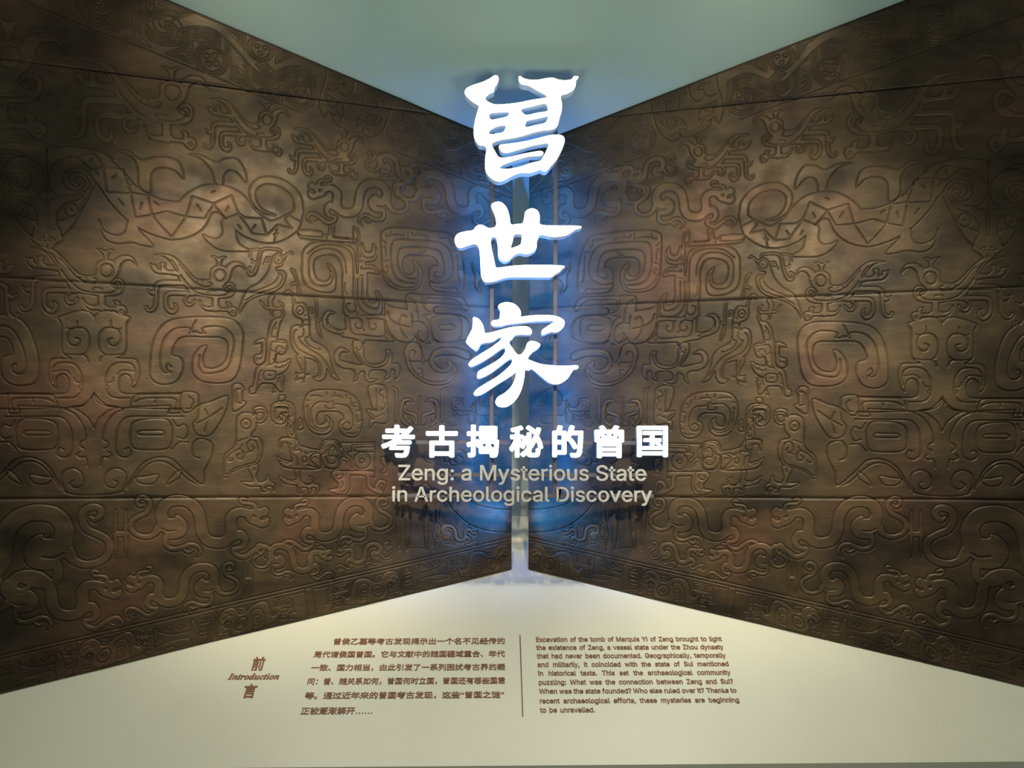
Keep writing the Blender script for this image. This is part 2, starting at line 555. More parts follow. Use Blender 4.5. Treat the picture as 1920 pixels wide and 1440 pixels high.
# --- serpent body with blade fins running from the ram head
c0 = Crop(0, 0, 3.0, 'L')
carve(build(c0, [
    ('R', [(430, 878), (520, 918), (620, 1010), (700, 1110), (820, 1200), (960, 1245), (1060, 1225), (1120, 1150), (1200, 1120), (1300, 1150),
           (1400, 1260), (1520, 1310), (1630, 1265), (1690, 1180)],
     [60, 130, 150, 165, 195, 215, 190, 160, 155, 165, 165, 130, 110, 30]),
    ('R', [(1680, 1200), (1665, 1110), (1590, 1040), (1490, 1020), (1425, 1060), (1425, 1130), (1470, 1190), (1545, 1216)],
     [50, 46, 44, 42, 36, 30, 20, 6]),
    ('P', [(655, 850), (720, 855), (790, 905), (870, 890), (960, 895), (1012, 930), (1030, 1012), (980, 965), (900, 950), (850, 985), (842, 1090), (780, 1050), (775, 960), (740, 890)]),
    ('P', [(1060, 875), (1130, 880), (1215, 918), (1260, 898), (1330, 900), (1375, 965), (1382, 1032), (1330, 975), (1280, 965), (1255, 1000), (1250, 1045), (1210, 1035), (1190, 970), (1130, 900)]),
    ('P', [(555, 1240), (580, 1300), (650, 1330), (700, 1310), (722, 1240), (762, 1252), (790, 1310), (862, 1388), (800, 1385), (740, 1370), (650, 1375), (585, 1340)]),
    ('P', [(1140, 1325), (1180, 1342), (1225, 1345), (1250, 1310), (1245, 1250), (1280, 1235), (1320, 1280), (1340, 1370), (1400, 1415), (1330, 1420), (1240, 1412), (1170, 1370)]),
    ('GL', [(425, 880), (510, 868), (545, 885), (580, 945), (690, 955), (735, 1090), (830, 1105), (855, 1215), (935, 1195), (1045, 1225), (1080, 1110),
            (1200, 1150), (1300, 1105), (1340, 1205), (1380, 1230), (1470, 1235), (1500, 1330), (1560, 1270), (1640, 1290)], 9),
    ('GL', [(430, 885), (510, 960), (580, 945), (600, 1085), (735, 1095), (762, 1230), (855, 1215), (890, 1260), (965, 1340), (1045, 1225), (1150, 1235),
            (1200, 1155), (1265, 1235), (1340, 1208), (1420, 1320), (1500, 1330)], 9),
    ('GL', [(1560, 1270), (1540, 1370)], 8), ('GL', [(1640, 1290), (1600, 1240), (1620, 1215), (1685, 1250)], 8),
] + [('GL', list(p), 10) for p in (((505, 915), (515, 900)), ((632, 1008), (652, 992)), ((668, 1128), (690, 1158)), ((787, 1182), (797, 1148)), ((868, 1142), (890, 1160)),
                                   ((1108, 1158), (1128, 1190)), ((1190, 1088), (1206, 1080)), ((1270, 1192), (1282, 1168)), ((1340, 1272), (1352, 1292)), ((1420, 1292), (1434, 1272)),
                                   ((1540, 1325), (1560, 1318)), ((540, 975), (552, 990)), ((740, 1045), (755, 1055)))]))

# --- square scrolls around the meeting line (right panel)
cS = Crop(1020, 420, 6.857, 'R')
carve(build(cS, [
    ('P', [(440, 850), (440, 650), (480, 400), (560, 220), (650, 150), (850, 125), (1100, 100), (1350, 95), (1470, 130), (1500, 200), (1492, 500),
           (1470, 700), (1420, 810), (1300, 880), (1100, 885), (1020, 850), (975, 750), (975, 650), (1010, 570), (1095, 495), (1070, 600), (1080, 660),
           (1130, 690), (1200, 670), (1225, 600), (1220, 510), (1180, 455), (1080, 440), (900, 445), (810, 480), (775, 565), (830, 570), (880, 620),
           (885, 720), (880, 800), (850, 860), (780, 895), (600, 905), (480, 900)]),
    ('G', [(800, 650), (825, 680), (790, 715), (720, 700), (690, 640), (700, 530), (750, 400), (830, 360), (1000, 340), (1200, 345), (1270, 380),
           (1290, 470), (1280, 580), (1240, 680), (1150, 735), (1060, 740), (1030, 690), (1045, 590)], 17),
    ('G', [(880, 775), (780, 795), (680, 770), (600, 700), (580, 560), (620, 400), (700, 300), (850, 260), (1080, 245), (1290, 245), (1360, 300),
           (1375, 420), (1365, 600), (1310, 730), (1200, 790), (1070, 800)], 19),
    ('G', [(1020, 690), (1030, 790), (1080, 850), (1200, 860), (1320, 830), (1420, 740), (1480, 640)], 16),
    ('G', [(570, 270), (580, 300), (620, 290), (630, 220), (700, 215), (760, 205)], 13),
    ('G', [(890, 215), (950, 185), (1020, 180), (1090, 185), (1110, 150)], 13), ('G', [(1018, 140), (1025, 180)], 12),
    ('GL', [(1155, 130), (1158, 215)], 12), ('G', [(1200, 195), (1280, 180), (1370, 190), (1430, 210), (1440, 190)], 13), ('GL', [(1370, 140), (1375, 190)], 12),
    ('GL', [(1430, 295), (1480, 250)], 14), ('G', [(1435, 470), (1440, 400), (1450, 340), (1470, 345)], 12), ('GL', [(1410, 510), (1460, 525)], 14),
    ('G', [(1445, 600), (1420, 580), (1410, 640), (1440, 670), (1430, 690)], 12), ('GL', [(520, 375), (590, 370)], 14),
    ('G', [(525, 430), (520, 600), (510, 720), (485, 760)], 15), ('G', [(480, 620), (510, 625)], 13), ('G', [(525, 880), (560, 845), (690, 852), (820, 838)], 14), ('G', [(625, 885), (635, 850)], 12),
    ('G', [(930, 370), (960, 412), (1010, 412)], 13),
    # flame beside the corner
    ('P', [(335, 510), (330, 600), (295, 680), (295, 800), (260, 870), (210, 900), (240, 820), (230, 760), (170, 720), (110, 740), (60, 720), (160, 690), (240, 640), (300, 590)]),
    # left neighbour: double-hook standard
    ('P', [(1850, 90), (1800, 200), (1790, 330), (1790, 420), (1760, 480), (1680, 490), (1700, 540), (1690, 570), (1600, 580), (1540, 640), (1525, 690),
           (1690, 690), (1690, 900), (1660, 1000), (1650, 1045), (1560, 1045), (1560, 910), (1500, 960), (1485, 1080), (1480, 1150), (1520, 1195), (1640, 1190), (1730, 1130),
           (1780, 1000), (1800, 700), (1800, 300), (1850, 240)]),
    ('P', [(1600, 305), (1560, 380), (1560, 480), (1600, 520), (1700, 540), (1770, 470), (1775, 350), (1740, 300), (1715, 380), (1680, 415), (1620, 400)]),
    ('G', [(1570, 350), (1580, 450), (1640, 485), (1720, 470), (1765, 400), (1760, 340)], 15),
    ('G', [(1570, 650), (1610, 620), (1750, 625), (1750, 600)], 15), ('GL', [(1730, 530), (1780, 530)], 11), ('GL', [(1730, 710), (1770, 712)], 11),
    ('G', [(1800, 110), (1775, 200), (1770, 290), (1750, 295)], 12), ('G', [(1740, 770), (1735, 950), (1690, 1090), (1600, 1130), (1525, 1120), (1520, 1040), (1545, 930)], 15),
]))
# the pale block behind: second square scroll
cD = Crop(480, 200, 4.0, 'L')
carve(build(cD, [
    ('P', [(345, 1180), (350, 1100), (400, 1040), (500, 1020), (640, 1030), (720, 1070), (745, 1150), (755, 1440), (655, 1440), (652, 1330), (640, 1200), (600, 1130),
           (520, 1120), (445, 1150), (430, 1220), (460, 1300), (530, 1315), (560, 1260), (535, 1185), (580, 1220), (600, 1300), (580, 1390), (480, 1395), (380, 1350), (345, 1270)]),
    ('G', [(385, 1110), (480, 1050), (640, 1055), (715, 1120), (728, 1250), (728, 1440)], 9),
    ('G', [(395, 1250), (400, 1140), (480, 1080), (600, 1082), (660, 1150), (675, 1250)], 8),
    ('G', [(395, 1210), (402, 1290), (450, 1345), (540, 1345), (575, 1290), (565, 1240)], 10),
    ('PL', [(298, 932), (400, 932), (490, 945), (502, 968), (540, 968), (550, 903), (588, 903), (580, 985), (720, 1000), (740, 1030), (560, 1018), (400, 1005), (330, 990)]),
    ('G', [(310, 958), (350, 978), (490, 985), (492, 965)], 8), ('G', [(565, 920), (575, 980), (680, 998), (680, 988)], 8), ('GL', [(528, 985), (530, 1002)], 6),
]))

# --- eye mask, leaf and scrolls of the middle band (left panel)
cE = Crop(640, 540, 7.579, 'L')
carve(build(cE, [
    ('P', [(930, 110), (1150, 110), (1500, 120), (1700, 145), (1760, 240), (1760, 330), (1500, 280), (1320, 290), (1320, 370), (1550, 385), (1720, 420), (1810, 540), (1800, 700),
           (1690, 760), (1560, 800), (1400, 795), (1290, 740), (1260, 800), (1130, 770), (1040, 700), (1000, 560), (1000, 400), (930, 330)]),
    ('GC', [(1285, 440), (1400, 405), (1560, 405), (1670, 450), (1692, 560), (1682, 690), (1620, 770), (1450, 785), (1330, 755), (1270, 650), (1258, 530)], 20),
    ('GC', [(1395, 540), (1480, 532), (1570, 535), (1590, 570), (1570, 605), (1480, 612), (1405, 608), (1378, 575)], 19),
    ('G', [(1140, 408), (1300, 380), (1550, 388), (1700, 415), (1790, 520), (1800, 700)], 17), ('G', [(1140, 408), (1205, 450), (1240, 530)], 15),
    ('G', [(1140, 130), (1150, 250), (1200, 330), (1300, 362), (1305, 295), (1400, 268), (1600, 280), (1750, 330)], 17),
    ('G', [(1190, 265), (1195, 165), (1400, 165), (1600, 180), (1740, 320)], 15), ('G', [(1400, 170), (1420, 210)], 12),
    ('G', [(950, 150), (1040, 220), (1072, 330), (1090, 490)], 18), ('G', [(1040, 340), (1075, 350)], 12),
    ('G', [(1005, 495), (1100, 490), (1180, 530), (1222, 640), (1210, 740), (1150, 770), (1090, 720), (1078, 650), (1098, 628)], 19), ('G', [(1200, 760), (1250, 795)], 15),
    ('P', [(612, 210), (680, 270), (800, 300), (930, 325), (990, 390), (1000, 560), (1035, 660), (1020, 750), (930, 785), (780, 750), (690, 650), (630, 500)]),
    ('G', [(650, 350), (690, 450), (800, 530), (960, 567)], 22), ('G', [(920, 430), (860, 400), (825, 470), (832, 560), (860, 650), (920, 720)], 22),
    ('P', [(70, 405), (300, 400), (610, 405), (615, 560), (640, 660), (750, 765), (350, 755), (320, 800), (200, 740), (0, 695), (0, 610), (60, 600), (60, 500)]),
    ('G', [(72, 410), (130, 445), (230, 435), (288, 490), (285, 580), (225, 585), (190, 545), (205, 520)], 18), ('G', [(285, 580), (325, 615)], 14),
    ('G', [(118, 450), (122, 560), (165, 660), (300, 682), (600, 692), (605, 500), (560, 458), (400, 455), (390, 560), (440, 610), (490, 570), (468, 520)], 20),
    ('G', [(350, 435), (385, 465)], 14), ('G', [(598, 690), (645, 735)], 15),
    ('P', [(20, -200), (215, -200), (360, -200), (358, 170), (390, 232), (470, 232), (515, 160), (475, 70), (545, 110), (562, 250), (550, 395), (400, 395), (60, 400), (30, 180)]),
    ('G', [(230, -120), (230, 200), (290, 330), (400, 392), (555, 390)], 18), ('G', [(290, -120), (292, 180), (350, 260), (430, 300), (520, 292), (528, 130), (500, 95)], 16),
    ('G', [(180, -120), (190, 200), (200, 320), (140, 360), (75, 310), (75, 245), (120, 232)], 17), ('G', [(195, 340), (240, 382)], 14), ('G', [(45, -60), (50, 60), (85, 100)], 12),
    # comma scroll
    ('P', [(890, 900), (900, 1000), (960, 1180), (1100, 1310), (1250, 1380), (1420, 1388), (1560, 1330), (1622, 1220), (1600, 1110), (1490, 1035), (1500, 1110), (1450, 1162),
           (1370, 1142), (1310, 1060), (1335, 1000), (1420, 970), (1600, 970), (1800, 1032), (1815, 940), (1700, 888), (1550, 862), (1400, 868), (1290, 920), (1238, 1030),
           (1180, 1060), (1140, 950), (1110, 840), (1040, 785), (950, 800)]),
    ('G', [(1035, 965), (1048, 920), (1000, 895), (960, 940), (960, 1040), (1000, 1150), (1090, 1260), (1230, 1332), (1400, 1345), (1530, 1290), (1580, 1200)], 18),
    ('G', [(1570, 1130), (1540, 1195), (1430, 1222), (1320, 1190), (1250, 1110), (1242, 1020), (1290, 930), (1400, 882), (1550, 878), (1700, 905), (1810, 950)], 17),
    ('G', [(970, 1052), (1060, 1058), (1130, 1040), (1142, 950), (1110, 850)], 16), ('G', [(1130, 1045), (1155, 1092)], 15),
    ('G', [(1085, 1165), (1130, 1160), (1142, 1215), (1100, 1235)], 14), ('G', [(1140, 1220), (1150, 1285)], 13),
    # clawed creature
    ('P', [(165, 780), (230, 755), (300, 800), (322, 1000), (382, 1078), (480, 1098), (600, 1058), (640, 960), (628, 890), (690, 902), (720, 1000), (720, 1080), (800, 1082),
           (830, 1140), (820, 1230), (762, 1305), (760, 1200), (720, 1165), (690, 1210), (680, 1280), (610, 1312), (640, 1230), (600, 1182), (450, 1172), (390, 1230), (400, 1298),
           (512, 1310), (400, 1352), (340, 1300), (330, 1210), (290, 1190), (240, 1240), (220, 1310), (172, 1332), (200, 1240), (160, 1170), (0, 1142), (-60, 1040), (280, 1108), (225, 1010), (170, 900)]),
    ('G', [(208, 855), (255, 990), (340, 1095), (470, 1142), (600, 1112), (662, 1040), (680, 945)], 17), ('G', [(285, 830), (265, 890), (220, 900)], 13),
]))
# hooked horns beside the creature
c5 = Crop(480, 540, 4.0, 'L')
carve(build(c5, [
    ('R', [(590, 195), (540, 195), (515, 235), (525, 290), (580, 325), (680, 350), (780, 365)], [8, 28, 36, 38, 34, 30, 22]),
    ('R', [(690, 485), (640, 470), (605, 510), (615, 560), (665, 590), (780, 600)], [8, 34, 40, 40, 36, 22]),
    ('G', [(525, 240), (545, 300), (620, 325), (655, 350)], 9),
]))

# --- beast mask of the lower left (measured on the left panel), symmetric halves
cT = Crop(0, 590, 7.579, 'L')
carve(build(cT, [
    ('P', [(1342, 42), (862, 42), (886, 160), (888, 480), (928, 575), (1010, 632), (780, 640), (718, 700), (700, 850), (735, 985), (795, 1045), (800, 960), (822, 890), (900, 850),
           (970, 890), (992, 990), (980, 1090), (930, 1125), (800, 1138), (0, 1140), (-80, 1140), (-80, 1330), (840, 1330), (1000, 1320), (1342, 1140)]),
    ('G', [(1100, 95), (1102, 175), (1060, 210), (1000, 218), (955, 205)], 15),
    ('G', [(1260, 680), (1235, 610), (1180, 582), (1240, 540), (1275, 440), (1268, 300), (1200, 212), (1100, 200), (1000, 235), (965, 330), (985, 410), (1060, 455), (1125, 430), (1142, 370), (1080, 345)], 24),
    ('G', [(1180, 582), (1050, 582), (930, 570)], 16),
    ('G', [(760, 965), (750, 830), (790, 730), (900, 692), (1050, 710), (1140, 800), (1172, 920), (1170, 1060), (1130, 1140), (1050, 1187), (840, 1197)], 22),
    ('G', [(765, 820), (900, 800), (975, 818), (1005, 862)], 16), ('G', [(1062, 905), (1080, 958), (1155, 980)], 15), ('G', [(1165, 1010), (1135, 1030), (1140, 1080)], 12),
], mirror=1342))
carve(build(cT, [
    ('P', [(-60, 30), (170, 40), (300, 90), (400, 190), (470, 330), (540, 560), (562, 750), (540, 920), (450, 1000), (250, 1012), (100, 950), (40, 850), (30, 720), (60, 612),
           (192, 575), (190, 470), (140, 360), (40, 318), (-60, 310)]),
    ('G', [(-50, 178), (100, 180), (210, 250), (300, 400), (360, 560), (382, 740), (350, 835), (270, 852), (200, 820), (182, 765), (220, 712), (248, 728)], 24),
]))
cM = Crop(0, 460, 3.0, 'L')
carve(build(cM, [
    ('P', [(845, 700), (860, 560), (910, 460), (990, 420), (1150, 408), (1300, 420), (1362, 480), (1366, 560), (1345, 700), (1290, 770), (1160, 773), (1090, 730), (1085, 650),
           (1115, 590), (1162, 570), (1142, 640), (1160, 692), (1220, 692), (1270, 650), (1282, 570), (1250, 525), (1150, 520), (1030, 520), (985, 560), (970, 618), (1020, 640),
           (1030, 700), (990, 770), (910, 785), (855, 755)]),
    ('G', [(965, 688), (945, 672), (940, 705), (965, 718), (920, 715), (902, 650), (922, 540), (980, 478), (1060, 468), (1080, 492), (1142, 498), (1145, 468), (1250, 465), (1312, 520),
           (1310, 600), (1272, 700), (1160, 726), (1122, 690), (1125, 620)], 9),
    ('G', [(1105, 425), (1085, 460), (1078, 490)], 8), ('G', [(1065, 500), (1105, 488), (1125, 502), (1155, 498)], 7),
    ('GL', [(533, 835), (512, 868), (470, 902), (410, 918), (450, 935), (500, 975), (533, 1032), (560, 975), (610, 935), (660, 916), (600, 902), (556, 868), (533, 835)], 9),
    ('P', [(1125, 905), (1190, 882), (1280, 852), (1272, 930), (1230, 1010), (1180, 1072), (1110, 1065), (1088, 1010), (1115, 970)]),
    ('G', [(1155, 925), (1172, 970), (1152, 1050)], 8), ('G', [(1112, 1003), (1180, 968), (1252, 918)], 9),
    ('P', [(1022, 835), (1110, 838), (1112, 900), (1060, 940), (1025, 930)]), ('G', [(1065, 855), (1090, 880), (1075, 920), (1050, 922)], 8),
    ('P', [(1310, 790), (1360, 790), (1362, 880), (1372, 905), (1312, 935), (1310, 850)]), ('G', [(1350, 815), (1325, 820), (1325, 880), (1350, 890)], 8),
]))
carve(build(cM, [
    ('GC', [(745, 1010), (790, 985), (860, 976), (940, 982), (970, 1030), (968, 1100), (945, 1145), (850, 1153), (755, 1142), (735, 1080)], 9),
    ('GC', [(785, 1048), (850, 1045), (920, 1046), (920, 1068), (850, 1070), (785, 1068)], 7),
    ('GL', [(735, 912), (752, 856), (785, 838), (1020, 835), (1012, 948), (948, 948), (962, 905), (735, 912)], 8),
    ('G', [(760, 885), (800, 868), (870, 862), (990, 870), (988, 930)], 8), ('G', [(880, 868), (872, 888)], 7),
    ('G', [(1035, 966), (850, 966), (720, 970), (670, 1020), (656, 1100), (660, 1170), (700, 1195), (738, 1180), (730, 1142), (705, 1150)], 9),
    ('G', [(695, 925), (640, 955), (595, 1020), (580, 1090), (605, 1105), (612, 1130), (590, 1145)], 9),
    ('G', [(570, 1242), (580, 1195), (610, 1195), (630, 1180), (615, 1165)], 9),
    ('G', [(695, 1390), (740, 1320), (800, 1235), (880, 1195), (970, 1205), (1050, 1280), (1140, 1345), (1152, 1270)], 9),
    ('G', [(720, 1370), (780, 1285), (850, 1225), (920, 1218), (980, 1250), (1060, 1320), (1110, 1345)], 7),
    ('G', [(690, 1388), (715, 1330), (705, 1275), (650, 1255), (600, 1285), (595, 1345), (640, 1366), (668, 1340), (645, 1322)], 9),
    ('G', [(1152, 1270), (1195, 1180), (1192, 1115), (1130, 1088), (1088, 1120), (1090, 1185), (1125, 1200)], 9),
    ('P', [(765, 1310), (820, 1302), (893, 1292), (870, 1338), (800, 1342)]), ('P', [(1012, 1268), (970, 1300), (942, 1345), (1000, 1315), (1022, 1290)]),
    ('G', [(975, 985), (1000, 1020), (1040, 1010), (1060, 1050), (1040, 1090), (1000, 1080)], 8), ('G', [(970, 1150), (1010, 1110), (1060, 1110)], 8),
], mirror=533))
carve(build(cM, [('G', [(700, 1385), (600, 1402), (450, 1405), (368, 1390)], 7)]))

# --- standing phoenix and deity figure (right panel)
cP = Crop(1300, 540, 6.545, 'R')
carve(build(cP, [
    ('P', [(540, 240), (505, 290), (482, 360), (470, 470), (468, 600), (440, 680), (300, 760), (230, 850), (210, 960), (160, 1090), (105, 1170), (190, 1130), (255, 1030), (265, 1100),
           (310, 1168), (380, 1175), (420, 1130), (372, 1120), (350, 1060), (372, 960), (450, 912), (550, 890), (640, 830), (690, 740), (700, 620), (680, 530), (612, 505), (560, 525),
           (562, 440), (640, 400), (670, 340), (665, 220), (690, 140), (740, 128), (775, 142), (760, 100), (710, 90), (670, 130), (645, 235), (585, 240)]),
    ('GC', circle(585, 328, 44, 12, 52), 13), ('G', [(588, 326), (592, 330)], 18),
    ('G', [(630, 562), (655, 590), (662, 690), (605, 790), (500, 850), (400, 902), (340, 980), (328, 1080), (370, 1142), (410, 1140)], 14),
    ('G', [(605, 650), (560, 725), (450, 805), (340, 872), (255, 980), (185, 1095)], 13),
    ('G', [(470, 610), (485, 655), (515, 650), (518, 690), (470, 750), (350, 800), (350, 775)], 11), ('G', [(545, 545), (540, 600), (560, 645), (600, 655)], 12),
    ('G', [(480, 455), (520, 440), (552, 465)], 10), ('G', [(478, 512), (510, 495), (540, 515)], 10), ('G', [(505, 382), (535, 385)], 9),
    ('P', [(532, 890), (572, 852), (615, 862), (622, 910), (582, 1000), (550, 1080), (615, 1090), (632, 1076), (612, 1120), (635, 1170), (560, 1142), (542, 1192), (530, 1130), (478, 1092), (525, 1100), (520, 1000)]),
    ('G', [(590, 890), (560, 930), (545, 1050)], 9),
    ('P', [(560, 165), (440, 170), (402, 200), (390, 400), (378, 560), (318, 662), (350, 520), (362, 470), (330, 450), (330, 425), (370, 425), (375, 300), (390, 190), (440, 160)]),
    ('PL', [(435, 295), (468, 290), (466, 370), (458, 370), (455, 305), (445, 365), (432, 362)]),
    ('R', [(920, 160), (945, 225), (925, 300), (870, 312), (812, 305), (800, 262), (840, 222)], [55, 48, 44, 26, 26, 26, 6]),
    ('R', [(925, 305), (1000, 300), (1065, 220)], [40, 24, 5]), ('R', [(812, 315), (788, 370), (818, 435)], [26, 24, 20]), ('R', [(920, 315), (932, 360), (912, 402)], [34, 24, 5]),
    ('P', [(800, 430), (880, 430), (940, 490), (970, 620), (985, 720), (990, 850), (1010, 960), (1090, 1010), (1122, 1080), (1150, 1240), (1190, 1262), (1190, 1330), (1120, 1325),
           (1062, 1222), (960, 1210), (900, 1225), (850, 1290), (800, 1312), (788, 1220), (775, 1150), (800, 1110), (850, 1108), (762, 1060), (712, 980), (705, 915), (780, 952), (880, 962),
           (872, 860), (792, 862), (750, 800), (740, 730), (772, 690), (860, 680), (842, 560), (822, 480)]),
    ('G', [(870, 480), (910, 540), (932, 640), (890, 652)], 11), ('G', [(905, 520), (872, 545), (885, 560)], 9), ('G', [(780, 795), (825, 762), (870, 790), (880, 960)], 10), ('G', [(850, 850), (825, 830)], 9),
    ('G', [(760, 722), (850, 712), (925, 715), (945, 800), (965, 990)], 12), ('G', [(910, 915), (890, 940), (915, 975), (985, 995)], 10), ('G', [(900, 825), (940, 805)], 10),
    ('GC', [(885, 1072), (950, 1060), (1015, 1070), (1025, 1115), (1010, 1162), (950, 1172), (890, 1155), (878, 1110)], 12), ('GL', [(940, 1115), (962, 1115)], 10),
    ('G', [(1040, 1050), (1070, 1080), (1090, 1170), (1110, 1290)], 12), ('G', [(1060, 1170), (1090, 1190)], 9), ('G', [(722, 955), (790, 1012), (872, 1022), (882, 1000)], 9), ('G', [(800, 985), (805, 1010)], 8),
    ('G', [(805, 1150), (830, 1130), (855, 1200)], 10), ('G', [(815, 1170), (805, 1270)], 9),
    ('P', [(1000, 690), (1090, 690), (1132, 742), (1052, 732), (1050, 850), (1130, 882), (1132, 960), (1090, 990), (1030, 970), (1000, 900)]),
    ('G', [(1040, 720), (1040, 840), (1060, 920), (1100, 910), (1105, 940)], 11),
    ('PL', [(870, 1300), (912, 1320), (890, 1260)]),
]))
# --- upper phoenix with crest
cQ = Crop(1300, 480, 8.473, 'R')
carve(build(cQ, [
    ('P', [(868, 50), (900, 14), (960, 48), (1022, 88), (1062, 58), (1130, 60), (1190, 120), (1230, 250), (1280, 370), (1400, 510), (1600, 650), (1722, 1005), (1600, 835), (1450, 735), (1300, 692),
           (1150, 642), (1040, 560), (990, 450), (985, 370), (1030, 318), (1110, 320), (1128, 270), (1050, 240), (1000, 130), (940, 52)]),
    ('GC', circle(1097, 152, 66), 15), ('G', [(1080, 165), (1090, 145), (1105, 160), (1090, 175)], 11),
    ('G', [(1050, 355), (1085, 345), (1090, 375), (1040, 390), (1042, 460), (1100, 560), (1250, 632), (1420, 682), (1600, 790)], 16), ('G', [(1100, 420), (1170, 510), (1300, 582), (1470, 645)], 11),
    ('R', [(1085, 45), (1090, -5), (1350, 0), (1420, 230), (1480, 365), (1545, 390), (1575, 320), (1535, 268)], [30, 30, 34, 40, 48, 46, 34, 10]),
    ('R', [(1420, 195), (1490, 195), (1512, 150)], [18, 16, 8]), ('R', [(1400, -10), (1530, 10), (1545, 95)], [22, 22, 12]),
    ('GL', [(1225, 105), (1285, 105), (1340, 225)], 12), ('GL', [(1240, 145), (1280, 140)], 11), ('GL', [(1235, 185), (1310, 185)], 11),
    ('P', [(905, 288), (832, 330), (800, 460), (772, 600), (742, 700), (785, 695), (812, 535), (880, 545), (900, 512), (825, 488), (850, 400)]),
]))
